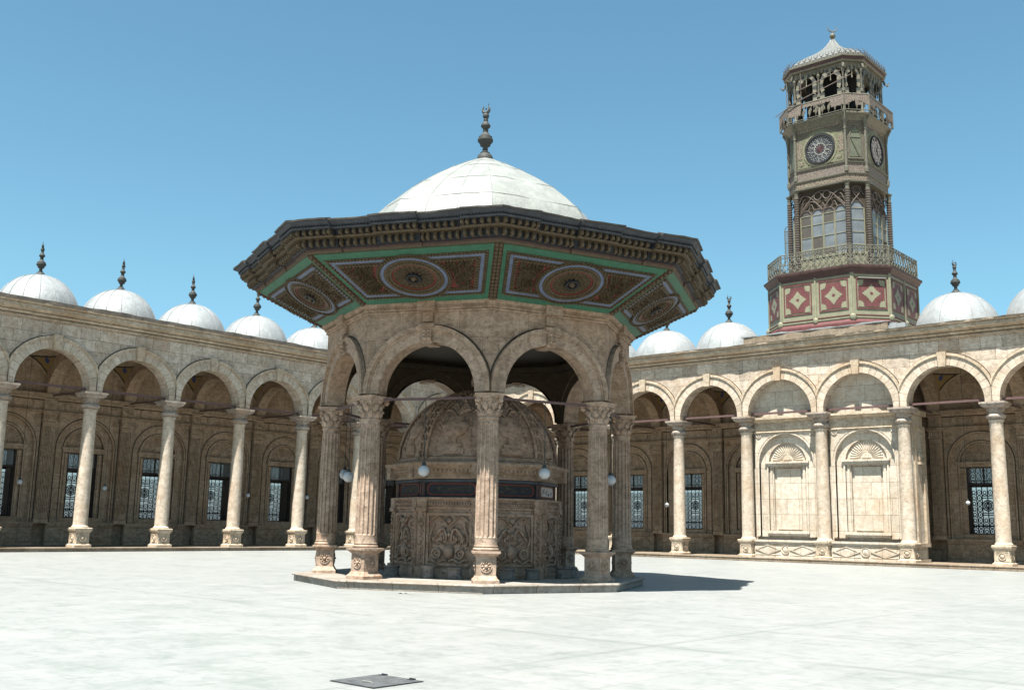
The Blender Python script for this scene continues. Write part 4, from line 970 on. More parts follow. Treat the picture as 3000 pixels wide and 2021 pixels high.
for k in range(10): a = 2 * PI * k / 10; b.ell((.24 * math.cos(a), .24 * math.sin(a), 6.3), (.06, .06, .14), 0, 6, 5)
b.build('finial', ['basin'], BAS, 40)
# stone seats round the basin
SG = 'stone seats round the fountain'
b = MB(); b.lathe([(.235, 0), (.245, .04), (.215, .08), (.205, .26), (.235, .30), (.235, .335), (.20, .345)], 10); seat0 = b.build('stone_seat', ['seat'], None, 30)
labs = {(-2, 1): 'squat grey stone seat at the far left of the fountain, beside the left rear column', (-1, 0): 'round grey stone seat under the front left arch, the one further from the front column', (-1, 1): 'round grey stone seat under the front left arch, nearer the front column',
        (0, 0): 'round grey stone seat just right of the front fluted column', (0, 1): 'round grey stone seat under the front right arch, further from the front column', (1, 0): 'blocky grey stone seat beside the right front column', (1, 1): 'grey stone seat behind the right front column'}
firsts = True
for (k, j), lb_ in labs.items():
    o = seat0 if firsts else seat0.copy()
    if not firsts: COL.objects.link(o)
    firsts = False; a = ROT + (k + .5) * PI / 4; ap = 3.06; x = -.42 + .84 * j
    o.location = (PC[0] + ap * math.cos(a) - x * math.sin(a), PC[1] + ap * math.sin(a) + x * math.cos(a), .25); o.rotation_euler = (0, 0, rnd.random() * 3); s_ = 1 + rnd.uniform(-.08, .1); o.scale = (s_, s_, rnd.uniform(.9, 1.15)); tag(o, lb_, 'stone seat', SG)

# ------------------------------------------------------------------ clock tower
TW = thing('clock_tower', 'ornate iron clock tower with two balconies rising above the sunlit arcade', 'clock tower', (30.0, 3.85, 13.3))
TW_Z = 13.3
def cor(H, c, z):
    return [(H - c, -H, z - TW_Z), (H, -(H - c), z - TW_Z), (H, H - c, z - TW_Z), (H - c, H, z - TW_Z), (-(H - c), H, z - TW_Z), (-H, H - c, z - TW_Z), (-H, -(H - c), z - TW_Z), (-(H - c), -H, z - TW_Z)]
KF = 2 - math.sqrt(2)
def oc(b, H, c, prof, m=0, caps=True): b.loft([cor(H + d, c + d * KF, z) for d, z in prof], m, caps)
def tf(H, c, k):     # face matrix: k even = wide faces (0: towards the court), odd = chamfers; x along, y up, z out
    D = H if k % 2 == 0 else (2 * H - c) / math.sqrt(2); a = k * PI / 4
    return Matrix.Translation((0, 0, -TW_Z)) @ Matrix.Rotation(a, 4, 'Z') @ Matrix(((1, 0, 0, 0), (0, 0, -1, -D), (0, 1, 0, 0), (0, 0, 0, 1)))
def hwf(H, c, k): return H - c if k % 2 == 0 else c / math.sqrt(2)
# base
b = MB(); HB, CB = 4.0, 1.66
oc(b, HB, CB, [(0, 13.3), (0, 17.3)], 0); oc(b, HB, CB, [(.0, 13.6), (.16, 13.62), (.16, 14.25), (.10, 14.36), (.05, 14.44), (0, 14.46)], 1); oc(b, HB, CB, [(0, 14.50), (.07, 14.52), (.07, 14.60), (0, 14.62)], 0); oc(b, HB, CB, [(0, 14.66), (.05, 14.67), (.05, 14.72), (0, 14.73)], 1)
base = b.build('base', ['cream', 'maroon'], TW, 0)
def motif():
    b = MB(); h = .93; v = .96      # panel about 1.86 x 1.92 (local centre), materials 0 cream 1 maroon
    b.band([(-h, -v), (h, -v), (h, v), (-h, v)], [(-h + .07, -v + .07), (h - .07, -v + .07), (h - .07, v - .07), (-h + .07, v - .07)], 0, .03, 1)
    b.poly([(-.79, -.82), (.79, -.82), (.79, .82), (-.79, .82)], 0, .008, 1)
    for sx in (-1, 1):
        for sy in (-1, 1):
            P = [(.80, .83), (.80, .46), (.68, .44), (.62, .51), (.53, .47), (.54, .57), (.46, .63), (.49, .71), (.44, .83)]
            b.poly([(sx * x, sy * y) for x, y in P], .004, .018, 0)
    P = []
    for k in range(4):
        for r, t in ((.37, -.76), (.37, -.6), (.37, -.42), (.43, -.38), (.46, -.28), (.42, -.19), (.49, -.15), (.58, 0), (.49, .15), (.42, .19), (.46, .28), (.43, .38), (.37, .42), (.37, .6), (.37, .76)):
            P.append((r * math.cos(k * PI / 2 + t), r * math.sin(k * PI / 2 + t)))
    b.poly(P, .004, .018, 0); b.poly(circ(.10, 12), .01, .024, 1)
    return b
MOT = motif().build('panel', ['cream', 'maroon'], base, 0)
fm = True
for k in range(8):
    H = hwf(HB, CB, k)
    for x in ((-1.17, 1.17) if k % 2 == 0 else (0,)):
        mm = tf(HB + .012, CB, k) @ Matrix.Translation((x, 16.02, 0)) @ Matrix.Diagonal((1.0 if k % 2 == 0 else 1.02, 1, 1, 1))
        o = MOT if fm else MOT.copy()
        if not fm: COL.objects.link(o)
        fm = False; o.parent = base; o.matrix_local = mm
b = MB()
for k in range(8):
    H = hwf(HB, CB, k); b.M = tf(HB, CB, k)
    for x in ((-1, 0, 1) if k % 2 == 0 else (-1, 1)):
        b.box((x * (H - .04) - .05, 14.74, 0), (x * (H - .04) + .05, 17.3, .05), 0); b.ell((x * H, 14.55, .06), (.19, .22, .14), 0, 8, 5)
    b.box((-H, 17.02, 0), (H, 17.06, .03), 1)
    if k == 1: b.box((-.86, 16.93, .02), (.86, 16.98, .22), 2); b.box((-.84, 16.70, .02), (.84, 16.93, .028), 3)  # bar of the hinged panel, shade below it painted as a dull maroon strip
b.build('base_mouldings', ['cream', 'maroon', 'zinc', 'maroon2'], base, 30)
b = MB(); oc(b, HB, CB, [(-.1, 17.2), (.03, 17.22), (.05, 17.34), (.12, 17.40), (.16, 17.50), (.26, 17.60), (.28, 17.72), (.20, 17.76), (-.3, 17.78)], 0); b.build('base_cornice', ['maroon2'], TW, 0)
# lower railing
b = MB(); HR, CR = 4.0, 1.70
def rail_face(b, H, c, k, z0, z1, sp=.42):
    h = hwf(H, c, k); b.M = tf(H, c, k); n = max(2, round(2 * h / sp)); w = 2 * h / n
    b.tube([(-h, z1, 0), (h, z1, 0)], .035, 5); b.tube([(-h, z0 + .06, 0), (h, z0 + .06, 0)], .025, 4); b.tube([(-h, z0 + .42, 0), (h, z0 + .42, 0)], .014, 4)
    for s_ in (-1, 1): b.tube([(s_ * h, z0 - .02, 0), (s_ * h, z1 + .02, 0)], .05, 5)
    if k % 2 == 0: b.tube([(0, z0 - .02, 0), (0, z1, 0)], .035, 5)
    for i in range(n):
        x = -h + w * (i + .5)
        b.tube([(p[0], p[1], 0) for p in circ(w * .40, 10, (x, z0 + .24))], .03, 4, closed=True); b.tube([(p[0], p[1], 0) for p in circ(w * .2, 8, (x, z0 + .24))], .03, 4, closed=True)
        for s_ in (-1, 1):
            b.tube([(x + s_ * w * (.02 + .45 * math.sin(t * PI * .5)) * (1 - .3 * t), z0 + .46 + (z1 - z0 - .5) * t, 0) for t in [j / 7 for j in range(8)]], .028, 4)
            b.tube([(p[0], p[1], 0) for p in circ(w * .16, 8, (x + s_ * w * .27, z1 - .18))], .03, 4, closed=True)
            b.petal((x + s_ * w * .2, z0 + .62, 0), .3, .14, .02, PI / 2 + s_ * .5); b.petal((x + s_ * w * .36, z0 + .85, 0), .24, .1, .02, PI / 2 - s_ * .6)
for k in range(8): rail_face(b, HR, CR, k, 17.78, 19.04)
b.M = Matrix(); b.build('lower_railing', ['iron'], TW, 0)
# glazed stage
HS, CS = 2.62, .92
b = MB(); oc(b, 2.40, .85, [(0, 17.7), (0, 23.6)], 0); core = b.build('shaft', ['ceil'], TW, 0)
b = MB(); oc(b, HS - .06, CS, [(0, 17.7), (0, 18.9), (.05, 18.92), (.05, 19.02), (0, 19.04)], 0); b.build('dado', ['cream'], core, 0)
def colonnette(b, x, y, z0, z1, r, m=0, m2=1):
    b.lathe([(r * 1.5, z0), (r * 1.5, z0 + .1), (r, z0 + .16), (r, z1 - .3), (r * 1.2, z1 - .28), (r * .95, z1 - .24), (r * 1.3, z1 - .12), (r * 1.7, z1 - .04), (r * 1.7, z1)], 10, (x, y), m2)
    nr = int((z1 - z0 - .6) / .16)
    for j in range(nr): zz = z0 + .26 + j * .16; b.lathe([(r * 1.02, zz), (r * 1.32, zz + .02), (r * 1.32, zz + .08), (r * 1.02, zz + .10)], 10, (x, y), m)
b = MB(); first = None
for x, y, z in cor(HS + .02, CS + .01, TW_Z):
    if first is None:
        colonnette(b, 0, 0, 17.75 - TW_Z, 23.58 - TW_Z, .135); first = b.build('corner_column', ['pink', 'iron'], TW, 30, (x, y, 0))
    else: o = first.copy(); COL.objects.link(o); o.parent = TW; o.location = (x, y, 0)
def lights(k, rng):
    """leaded lights and tracery of one face"""
    h = hwf(HS, CS, k) - .16; n = 4 if k % 2 == 0 else 1; w = 2 * h / n
    b = MB(); b.M = tf(HS - .16, CS, k); gl = MB(); gl.M = b.M.copy(); z0, zs = 19.04, 21.78
    if n == 1: zs = 21.9
    rw = w * .44
    for i in range(n):
        x = -h + w * (i + .5)
        zz = [z0, 19.55, 20.35, 21.15, zs]
        for j in range(4):
            m = 1 if (i * 2 + j * 3 + (i // 2)) % 4 in (1, 2) and n > 1 and rng.random() < .7 else 0
            gl.box((x - rw, zz[j] + .02, -.02), (x + rw, zz[j + 1] - .02, 0), m); b.box((x - rw, zz[j + 1] - .02, -.04), (x + rw, zz[j + 1] + .02, .03), 0)
        gl.poly(circ(rw, 10, (x, zs + .02), 0, PI), -.02, 0, 1 if (i % 2 == 0 and n > 1) else 0)
        b.tube([(p[0], p[1], .01) for p in circ(rw + .02, 12, (x, zs), 0, PI)], .045, 5, 1)
        for s_ in (-1, 1): b.box((x + s_ * (rw + .025) - .03, z0, -.05), (x + s_ * (rw + .025) + .03, zs, .05), 0)
    b.box((-h - .05, z0 - .08, -.05), (h + .05, z0 + .02, .08), 0)
    zt = 23.42
    if n == 4:
        for s_ in (-1, 1):
            b.tube([(s_ * (h - 2 * h * t * .5), zs + .1 + (zt - zs - .2) * math.sin(t * PI * .5), .05) for t in [j / 12 for j in range(13)]], .04, 5, 1)
            b.tube([(s_ * (h * .04 + (h * .96) * t), zs + .25 + 1.25 * math.sin(t * PI * .62) * .9, .05) for t in [j / 12 for j in range(13)]], .035, 5, 1)
            b.tube([(s_ * h * (1 - t), zs + .3 + .62 * math.sin(t * PI), .05) for t in [j / 12 for j in range(13)]], .03, 5, 1)
            b.tube([(p[0], p[1], .06) for p in circ(.26, 14, (s_ * .30, zt - .42))], .04, 5, 1, True)
            for j in range(3): b.tube([(s_ * (h - .1 - .14 * j + .25 * t), zt - .1 - .2 * j - .35 * t * t, .05) for t in [q / 6 for q in range(7)]], .03, 5, 1)
        for i in range(3): b.tube([(-h + w * (i + 1) + w * .5 * (t - .5), zs + .30 + .42 * math.sin(t * PI), .05) for t in [q / 8 for q in range(9)]], .028, 5, 1)
    else:
        b.tube([(p[0], p[1], .05) for p in circ(.22, 14, (0, zt - .32))], .04, 5, 1, True); b.tube([(p[0], p[1], .05) for p in circ(.1, 10, (0, zt - .32))], .03, 5, 1, True)
        for s_ in (-1, 1): b.tube([(s_ * (h * (1 - 1.6 * t)), zs + .1 + 1.0 * t, .05) for t in [q / 8 for q in range(9)]], .035, 5, 1); b.tube([(s_ * h * (1 - .5 * t), zs + .9 + .5 * t * t, .05) for t in [q / 8 for q in range(9)]], .03, 5, 1)
    fr_ = b.build('window', ['cream', 'pink'], TW, 30); gl.M = Matrix(); gl.build('pane', ['pane_pale', 'pane_brown'], fr_, 0)
rg = random.Random(4)
for k in range(8): lights(k, rg)
# casement standing open on the left
b = MB(); b.M = Matrix.Translation((-HS - .02, -1.1, -TW_Z)) @ Matrix.Rotation(math.radians(185), 4, 'Z') @ Matrix(((1, 0, 0, 0), (0, 0, -1, 0), (0, 1, 0, 0), (0, 0, 0, 1)))
P = [(.0, 19.1), (.0, 21.5)] + [(.34 - .34 * math.cos(t), 21.5 + .34 * math.sin(t)) for t in [PI * j / 10 for j in range(1, 11)]] + [(.68, 19.1)]
b.tube([(x, z, 0) for x, z in P], .03, 5, 0, True)
for z in (19.9, 20.7, 21.5): b.tube([(0, z, 0), (.68, z, 0)], .025, 4)
cas = b.build('open_casement', ['iron'], TW, 0); b2 = MB(); b2.M = b.M; b2.box((.03, 19.92, -.005), (.65, 21.48, .005)); b2.build('pane', ['pane'], cas, 0)
# entablature between stages
b = MB(); oc(b, HS, CS, [(-.3, 23.5), (.10, 23.52), (.12, 23.62), (.03, 23.66)], 0); oc(b, HS, CS, [(.02, 23.66), (.02, 24.02)], 1, False); oc(b, HS, CS, [(.0, 24.02), (.08, 24.05), (.10, 24.14), (.03, 24.18)], 0); oc(b, HS, CS, [(.0, 24.18), (.0, 24.80)], 2, False); oc(b, HS, CS, [(-.1, 24.78), (.07, 24.80), (.09, 24.88), (-.2, 24.92)], 0)
b.build('string_course', ['iron', 'arab', 'arab2'], TW, 0)
# clock stage
HC, CC = 2.58, .90
b = MB(); oc(b, HC, CC, [(0, 24.9), (0, 27.98)], 0, False); oc(b, HC - .3, CC, [(0, 24.9), (0, 28.0)], 0)
stage = b.build('clock_stage', ['arab3'], TW, 0)
b = MB(); st1 = None
for x, y, z in cor(HC + .05, CC + .02, TW_Z):
    if st1 is None:
        b.lathe([(.13, 24.2 - TW_Z), (.13, 24.5 - TW_Z), (.085, 24.55 - TW_Z), (.085, 27.0 - TW_Z), (.12, 27.05 - TW_Z), (.09, 27.12 - TW_Z), (.10, 27.3 - TW_Z), (.22, 27.95 - TW_Z)], 10); st1 = b.build('corner_column', ['iron'], TW, 30, (x, y, 0))
    else: o = st1.copy(); COL.objects.link(o); o.parent = TW; o.location = (x, y, 0)
def tri(b, P, z, r, m): b.tube([(x, y, z) for x, y in P], r, 4, m)
ROM = ['XII', 'I', 'II', 'III', 'IIII', 'V', 'VI', 'VII', 'VIII', 'IX', 'X', 'XI']
def numeral(b, s_, r, a, m, hgt=.17, z=.06):
    wd = {'I': .045, 'V': .10, 'X': .10}; tot = sum(wd[c] for c in s_); x = -tot / 2
    ca, sa = math.sin(a), math.cos(a)
    def T(x, y): return (x * sa + (r + y) * ca, -x * ca + (r + y) * sa, z)
    for c in s_:
        w = wd[c]; u0, u1 = x + .012, x + w - .012; h = hgt / 2
        L_ = [[(x + w / 2, -h), (x + w / 2, h)]] if c == 'I' else ([[(u0, h), (x + w / 2, -h)], [(x + w / 2, -h), (u1, h)]] if c == 'V' else [[(u0, -h), (u1, h)], [(u0, h), (u1, -h)]])
        for l in L_: b.tube([T(*q) for q in l], .012, 4, m)
        x += w
def dial(k, plain):
    b = MB(); b.M = tf(HC, CC, k) @ Matrix.Translation((0, 26.06, 0)); R = .94
    b.poly(circ(R, 40), -.02, .03, 0); b.band(circ(R + .05, 40), circ(R - (.02 if plain else .06), 40), 0, .12, 1); b.band(circ(R + .22, 40), circ(R + .12, 40), 0, .05, 2)
    for j in range(60): a = 2 * PI * j / 60; b.ell(((R + .17) * math.cos(a), (R + .17) * math.sin(a), .05), (.03, .03, .025), 3, 5, 3)
    if plain:
        for j in range(12):
            a = 2 * PI * j / 12; numeral(b, ROM[j], .76, a, 1)
            b.tube([(math.sin(a + .262) * q, math.cos(a + .262) * q, .035) for q in (.30, .9)], .010, 4, 4)
        b.band(circ(.56, 30), circ(.545, 30), .02, .045, 4); b.band(circ(.26, 16), circ(.24, 16), .02, .05, 4)
    else:
        for j in range(12):
            a = 2 * PI * j / 12
            for s_ in (-1, 1):
                b.tube([(math.cos(a + s_ * (.04 + .17 * math.sin(t * PI))) * (.30 + .56 * t), math.sin(a + s_ * (.04 + .17 * math.sin(t * PI))) * (.30 + .56 * t), .05) for t in [q / 8 for q in range(9)]], .016, 4, 5)
            b.ell((.66 * math.cos(a), .66 * math.sin(a), .05), (.035, .035, .03), 5, 6, 3); b.ell((.82 * math.cos(a + .26), .82 * math.sin(a + .26), .05), (.04, .04, .03), 5, 6, 3)
            b.tube([(.1 * math.cos(a), .1 * math.sin(a), .06), (.26 * math.cos(a), .26 * math.sin(a), .06)], .014, 4, 6)
        b.band(circ(.40, 20), circ(.36, 20), .03, .06, 5)
    d = b.build('clock_dial', ['slate' if not plain else 'white', 'darkblue', 'cream', 'pink', 'slate', 'zinc', 'red'], stage, 0)
    hnd = MB(); hnd.M = b.M.copy()
    for a, l, r in ((2.5, .42, .022), (.35, .62, .016)) if plain else ((.6, .34, .012), (3.6, .42, .010)): hnd.tube([(-.1 * math.sin(a), -.1 * math.cos(a), .09), (l * math.sin(a), l * math.cos(a), .09)], [r * 1.6, r * .7], 5, 0)
    hnd.build('clock_hands', ['red' if not plain else 'darkblue'], d, 0)
for k in (0, 2, 4, 6):
    dial(k, k != 0)
    h = hwf(HC, CC, k) - .14; b = MB(); b.M = tf(HC, CC, k)
    # light spandrel plate round the dial with brown scrolls
    out = [(-h, 25.0), (h, 25.0), (h, 26.75), (.95 + .18, 26.95), (.75, 27.15), (.4, 27.35), (0, 27.42), (-.4, 27.35), (-.75, 27.15), (-1.13, 26.95), (-h, 26.75)]
    b.poly(out, -.02, .012, 0)
    b.box((-h, 27.42, 0), (h, 27.9, .03), 2)
    for s_ in (-1, 1):
        b.poly([(s_ * h, 26.72), (s_ * h, 25.65), (s_ * (h - .28), 25.62), (s_ * (h - .34), 25.72), (s_ * (h - .22), 25.8), (s_ * (h - .34), 26.0), (s_ * (h - .2), 26.2), (s_ * (h - .36), 26.4), (s_ * (h - .25), 26.72)][::s_], .01, .03, 1)
        with_M(b, lambda q: (setattr(q, 'M', q.M @ Matrix.Translation((s_ * (h - .26), 25.30, 0))), q.poly([(.17 * (1 if j % 2 else .72) * math.cos(j * PI / 8), .17 * (1 if j % 2 else .72) * math.sin(j * PI / 8)) for j in range(16)], .01, .04, 1), q.poly(circ(.07, 10), .03, .05, 0)))
    b.tube([(-.85 + 1.7 * t, 25.12 + .1 * math.sin(t * 18), .02) for t in [j / 24 for j in range(25)]], .03, 4, 1)
    b.build('dial_surround', ['dialp', 'arab', 'arab'], stage, 0)
for k in (1, 3, 5, 7):
    h = hwf(HC, CC, k) - .12; b = MB(); b.M = tf(HC, CC, k)
    P = [(-h * .72, 25.2), (h * .72, 25.2), (h * .72, 26.6), (h * .5, 26.95), (0, 27.3), (-h * .5, 26.95), (-h * .72, 26.6)]
    b.poly(P, -.02, .02, 0); b.tube([(x, y, .03) for x, y in P], .035, 4, 1, True); b.tube([(-h * .72, 26.5, .03), (h * .72, 26.5, .03)], .03, 4, 1)
    b.box((-h, 25.06, 0), (h, 25.14, .06), 1); b.tube([(-h * .6, 26.45, .06), (h * .5, 25.2, .06)], .022, 4, 1) if k == 1 else None
    b.build('niche_panel', ['niche', 'iron'], stage, 0)
# upper balcony
b = MB(); oc(b, 2.62, .92, [(-.1, 27.55), (.02, 27.6), (.10, 27.75), (.24, 27.88), (.36, 27.95), (.38, 28.02), (.36, 28.08), (-.2, 28.1)], 0)
for k in range(8):
    for s_ in ((-1, 1) if k % 2 == 0 else ()):
        b.M = tf(2.62, .92, k); h = hwf(2.62, .92, k); b.tube([(s_ * h, 27.0, .05), (s_ * h, 27.5, .12), (s_ * h, 27.9, .34)], [.05, .06, .08], 5)
b.M = Matrix(); b.build('upper_balcony', ['iron'], TW, 0)
HU, CU = 3.05, 1.12
def upper_rail(k):
    b = MB(); h = hwf(HU, CU, k); b.M = tf(HU, CU, k); n = 40; top_, bot = [], []
    for j in range(n + 1):
        x = -h + 2 * h * j / n; t = j / n
        if k % 2 == 0:
            base_ = 28.42 if abs(t - .5) > .26 else (28.86 if k == 0 else 28.7)
            zz = base_ + .09 * abs(math.sin(t * 14 * PI))
        else: zz = 28.40 + .40 * (1 - abs(2 * t - 1)) * (abs(math.sin(t * 2 * PI)) > .35) + .05 * abs(math.sin(t * 8 * PI))
        top_.append((x, 29.2)); bot.append((x, zz))
    b.band(top_, bot, -.025, .025, 0, False)
    b.tube([(-h, 29.2, 0), (h, 29.2, 0)], .05, 5, 1); b.tube([(-h, 28.14, 0), (h, 28.14, 0)], .03, 4, 1)
    for s_ in (-1, 1): b.tube([(s_ * h, 28.08, 0), (s_ * h, 29.24, 0)], .055, 5, 1)
    for j in range(int(h * 5)):
        x = -h + 2 * h * (j + .5) / int(h * 5); b.tube([(x, 28.1, 0), (x, 28.8, 0)], .02, 4, 1)
        if k == 0 and abs(x) < .5 * h: b.ell((x, 28.5, .0), (.10, .22, .03), 2, 6, 4); b.ell((x + .09, 28.68, .0), (.07, .16, .03), 2, 6, 4)
        elif j % 2: b.ell((x, 28.42, .0), (.07, .2, .03), 2, 6, 4)
    b.build('upper_railing', ['arab2', 'iron', 'arab3'], TW, 0)
for k in range(8): upper_rail(k)
POLES = [([(-2.75, 28.75, .12), (-1.2, 29.42, .12), (1.2, 29.98, .12), (2.45, 30.28, .12)], 'long loose pole slanting along the tower upper balcony, its left end sticking out'),
         ([(-1.1, 30.15, .1), (1.75, 30.75, .1)], 'shorter loose pole slanting across the tower lantern arches, above the long one'),
         ([(1.3, 30.7, .1), (1.9, 30.2, .1)], 'short stub pole tied diagonally near the front corner of the tower lantern'),
         ([(-.95, 29.0, .06), (-.95, 31.3, .06)], 'thin upright pole standing in the left front arch of the tower lantern')]
for pts_, lab_ in POLES:
    b = MB(); b.M = tf(HU, CU, 0); b.tube(pts_, .032, 5)
    sp = b.build('loose_pole', ['pink'], None, 0, (30.0, 3.85, 13.3)); tag(sp, lab_, 'pole', 'loose poles on the tower balcony')
b = MB(); b.M = tf(HU, CU, 0)
b.tube([(-1.93, 27.9, .1), (-1.93, 30.9, .1)], .03, 5); b.tube([(1.93, 27.5, .1), (1.93, 30.6, .1)], .03, 5); b.build('balcony_post', ['iron'], TW, 0)
# lantern
HL, CL = 2.50, .84
b = MB(); oc(b, 1.55, .55, [(0, 28.0), (0, 31.6)], 0); b.build('lantern_shade_core', ['black'], TW, 0)  # added black core standing in for the shade inside the lantern
b = MB(); lc = None
pts8 = [(x, y) for x, y, z in cor(HL, CL, TW_Z)] + [(0, -HL), (HL, 0), (0, HL), (-HL, 0)]
for x, y in pts8:
    if lc is None:
        q = lambda z: z - TW_Z
        b.lathe([(.13, q(28.1)), (.13, q(28.3)), (.08, q(28.4)), (.08, q(29.55)), (.13, q(29.6)), (.13, q(29.75)), (.07, q(29.8)), (.06, q(30.9)), (.11, q(31.0)), (.13, q(31.1)), (.09, q(31.15)), (.11, q(31.6))], 9); lc = b.build('lantern_column', ['iron'], TW, 30, (x, y, 0))
    else: o = lc.copy(); COL.objects.link(o); o.parent = TW; o.location = (x, y, 0)
def lantern_arch(k):
    h = hwf(HL, CL, k); xs = ((-h / 2, h / 2 - .1), (h / 2, h / 2 - .1)) if k % 2 == 0 else ((0, h - .08),)
    b = MB(); b.M = tf(HL, CL, k)
    for xc, w in xs:
        n = 13; zc = 30.38
        def out(a): return (xc + w * 1.0 * math.cos(a), zc + 1.02 * math.sin(a))
        def inn(a): q = .58 + .16 * abs(math.sin(1.5 * a)); return (xc + w * q * math.cos(a), zc + 1.02 * q * math.sin(a) * 1.05)
        A = [-.55 + (PI + 1.1) * j / n for j in range(n + 1)]
        for j in range(n): b.band([out(A[j]), out(A[j + 1])], [inn(A[j]), inn(A[j + 1])], -.05, .05, j % 2, False)
        for s_ in (-1, 1):
            for j in range(6): b.box((xc + s_ * w * .80 - .15, 28.7 + j * .19, -.05), (xc + s_ * w * .80 + .15, 28.89 + j * .19, .05), j % 2)
        b.tube([(xc, 31.2, 0), (xc, 30.55, 0)], .03, 5, 0); b.ell((xc, 30.6, 0), (.05, .09, .05), 0, 6, 4)
        b.box((xc - w, 31.38, -.05), (xc + w, 31.6, .05), 2)
        for j in range(5): b.ell((xc - w + (j + .5) * 2 * w / 5, 31.36, 0), (.13, .14, .05), 2, 8, 4)
    for s_ in (-1, 1): b.box((min(s_ * h, s_ * (h - .2)), 31.2, -.06), (max(s_ * h, s_ * (h - .2)), 31.6, .06), 0)
    b.build('lantern_arch', ['lantern_paint' if k in (0, 1) else 'iron', 'bronze', 'iron'], TW, 0)
for k in range(8): lantern_arch(k)
b = MB(); HE, CE = 2.72, .94
oc(b, HE, CE, [(-.5, 31.55), (.0, 31.57), (.05, 31.66), (.02, 31.70)], 0); oc(b, HE, CE, [(.02, 31.70), (.06, 31.74), (.06, 31.88), (.10, 31.90)], 1, False); oc(b, HE, CE, [(.06, 31.88), (.14, 31.90), (.14, 31.98), (.08, 32.0), (.08, 32.06), (-.1, 32.08)], 0)
for k in range(8):
    h = hwf(HE, CE, k); b.M = tf(HE + .08, CE, k); n = 9 if k % 2 == 0 else 4
    for s_ in (-1, 1): b.M = tf(HE + .08, CE, k); b.tube([(s_ * h, 31.5, -.2), (s_ * h, 31.2, -.1), (s_ * h, 31.1, .05), (s_ * h, 31.25, .22)], [.05, .06, .05, .015], 5, 0)
b.M = Matrix(); b.build('lantern_eave', ['iron', 'maroon2'], TW, 0)
b = MB()
for k in range(8):
    h = hwf(HE, CE, k); b.M = tf(HE + .06, CE, k); n = 9 if k % 2 == 0 else 4
    for j in range(n):
        x = -h + 2 * h * (j + .5) / n
        pr = [(x + .125 * math.cos(a), 32.36 + .125 * math.sin(a), 0) for a in [math.radians(-230 + 280 * q / 12) for q in range(13)]]
        b.tube(pr, [.008 + .02 * math.sin(PI * q / 12) for q in range(13)], 4); b.tube([(x, 32.05, 0), (x, 32.24, 0)], .018, 4)
        b.tube([(x - h / n, 32.06, 0), (x, 32.2, 0), (x + h / n, 32.06, 0)], .018, 4)
    b.tube([(-h, 32.12, 0), (h, 32.12, 0)], .022, 4)
b.M = Matrix(); b.build('crescent_cresting', ['pink'], TW, 0)
b = MB()
oc(b, 0, 0, [(0, 32.0), (0, 32.02)], 0) if False else None
rings = [cor(H, H * .345, z) for H, z in ((2.70, 32.03), (2.58, 32.20), (2.22, 32.58), (1.76, 32.94), (1.30, 33.24), (.95, 33.49), (.66, 33.76), (.42, 34.05), (.24, 34.33), (.13, 34.55))]
b.loft(rings)
for i in range(8):
    b.tube([r[i] for r in rings], .02, 4); b.tube([tuple((r[i][q] + r[(i + 1) % 8][q]) / 2 for q in range(3)) for r in rings], .015, 4)
rf = b.build('lantern_roof', ['capgrey'], TW, 20)
b = MB(); q = lambda z: z - TW_Z
b.lathe([(.10, q(34.5)), (.15, q(34.56)), (.08, q(34.62)), (.10, q(34.66)), (.18, q(34.76)), (.20, q(34.86)), (.17, q(34.96)), (.08, q(35.04)), (.03, q(35.08)), (.03, q(35.16))], 14)
dv = (math.cos(math.radians(41)), math.sin(math.radians(41)))
pr = [(.31 * math.cos(a) * dv[0], .31 * math.cos(a) * dv[1], q(35.46) + .31 * math.sin(a)) for a in [math.radians(-200 + 225 * t / 16) for t in range(17)]]
b.tube(pr, [.01 + .035 * math.sin(PI * t / 16) for t in range(17)], 6); b.build('crescent_finial', ['iron'], rf, 40)

# ------------------------------------------------------------------ small things on the paving
HT = thing('hatch_cover', 'dark steel hatch cover with two hinges set in the white paving', 'hatch', (47.54, -50.64, 0)); HT.scale = (.93, .93, 1)
b = MB(); b.box((-.405, -.405, .004), (.405, .405, .014)); b.build('plate', ['plate'], HT, 0)
b = MB(); b.band([(-.42, -.42), (.42, -.42), (.42, .42), (-.42, .42)], [(-.408, -.408), (.408, -.408), (.408, .408), (-.408, .408)], .003, .008); b.build('rim', ['grille'], HT, 0)
for x in (-.30, .23):
    b = MB(); b.tube([(-.05, 0, .018), (.05, 0, .018)], .012, 8); b.box((-.05, -.06, .012), (.05, .0, .018)); b.build('hinge', ['grille'], HT, 30, (x, .40, 0))
b = MB(); b.tube([(-.07, 0, .014), (-.06, 0, .03), (.06, 0, .03), (.07, 0, .014)], .007, 6); b.build('handle', ['zinc'], HT, 30, (.06, -.22, 0), .3)
b = MB(); rr = random.Random(2); n = 6
vs = [(-.22 + .44 * i / n, -.14 + .28 * j / n + .02 * rr.random(), .006 + .022 * abs(math.sin(i * 1.3 + j)) * (i % 2)) for j in range(n + 1) for i in range(n + 1)]
b.add(vs, [(j * (n + 1) + i, j * (n + 1) + i + 1, (j + 1) * (n + 1) + i + 1, (j + 1) * (n + 1) + i) for j in range(n) for i in range(n)])
pp = b.build('paper_sheet', ['paper'], None, 40, (36.2, -39.55, 0), .7); tag(pp, 'crumpled white sheet of paper lying on the paving before the kiosk step', 'paper')

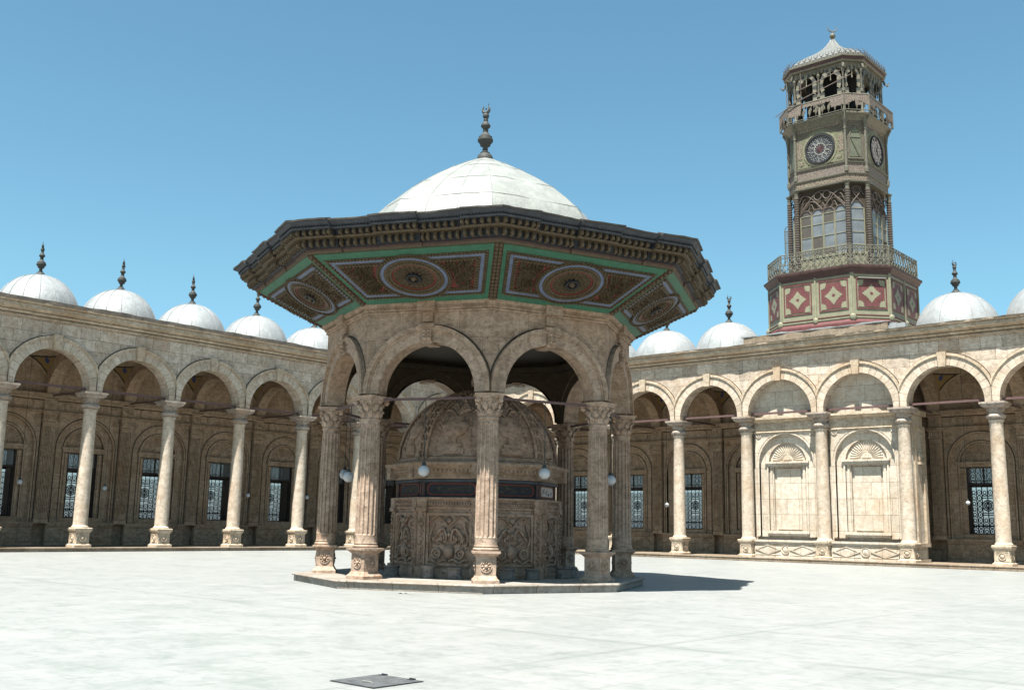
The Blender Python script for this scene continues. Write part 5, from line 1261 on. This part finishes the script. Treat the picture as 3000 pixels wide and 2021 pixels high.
# ------------------------------------------------------------------ light, sky, camera
SUN = Vector((.272, -.962, math.tan(math.radians(66.7)))).normalized()
sd = bpy.data.lights.new('sun', 'SUN'); sd.energy = 5.0; sd.angle = math.radians(.53); sd.color = (1.0, .965, .90)
so_ = bpy.data.objects.new('sun', sd); COL.objects.link(so_); so_.rotation_euler = (-SUN).to_track_quat('-Z', 'Y').to_euler(); so_.location = (30, -60, 60)
w = bpy.data.worlds.new('World'); sc.world = w; w.use_nodes = True; nt = w.node_tree
bg = nt.nodes['Background']; sky = nt.nodes.new('ShaderNodeTexSky'); sky.sky_type = 'NISHITA'; sky.sun_disc = False
sky.sun_elevation = math.radians(66.7); sky.sun_rotation = math.atan2(SUN.x, SUN.y); sky.altitude = 100; sky.air_density = 1.0; sky.dust_density = 1.1; sky.ozone_density = 2.2
tn = nt.nodes.new('ShaderNodeMix'); tn.data_type = 'RGBA'; tn.blend_type = 'MULTIPLY'; tn.inputs[0].default_value = 1; tn.inputs[7].default_value = (.82, 1.16, 1.06, 1)
tc = nt.nodes.new('ShaderNodeTexCoord'); sx = nt.nodes.new('ShaderNodeSeparateXYZ'); rp = nt.nodes.new('ShaderNodeValToRGB')
nt.links.new(tc.outputs['Generated'], sx.inputs[0]); nt.links.new(sx.outputs[2], rp.inputs[0])
rp.color_ramp.elements[0].position = 0.0; rp.color_ramp.elements[0].color = (.74, .90, 1.12, 1); rp.color_ramp.elements[1].position = .22; rp.color_ramp.elements[1].color = (.80, 1.12, 1.01, 1)
nt.links.new(rp.outputs[0], tn.inputs[7]); nt.links.new(sky.outputs[0], tn.inputs[6]); nt.links.new(tn.outputs[2], bg.inputs[0]); bg.inputs[1].default_value = 0.054

cam = bpy.data.cameras.new('camera'); co = bpy.data.objects.new('camera', cam); COL.objects.link(co); sc.camera = co
yaw, pit, rol = math.radians(-41.33), math.radians(9.9547), math.radians(1.065)
f = Vector((math.sin(yaw) * math.cos(pit), math.cos(yaw) * math.cos(pit), math.sin(pit))); rt = Vector((math.cos(yaw), -math.sin(yaw), 0)); up = rt.cross(f)
r2 = rt * math.cos(rol) + up * math.sin(rol); u2 = -rt * math.sin(rol) + up * math.cos(rol)
mw = Matrix((r2, u2, -f)).transposed().to_4x4(); mw.translation = (57.0145, -59.1215, 1.822); co.matrix_world = mw
cam.sensor_width = 36; cam.lens = 3024.03 / 3000 * 36; cam.clip_end = 8000; cam.clip_start = .1
sc.view_settings.view_transform = 'Standard'; sc.view_settings.look = 'None'; sc.view_settings.exposure = 1.7; sc.view_settings.gamma = 1
sc.render.engine = 'CYCLES'; sc.cycles.use_denoising = True; sc.cycles.max_bounces = 8; sc.cycles.diffuse_bounces = 5
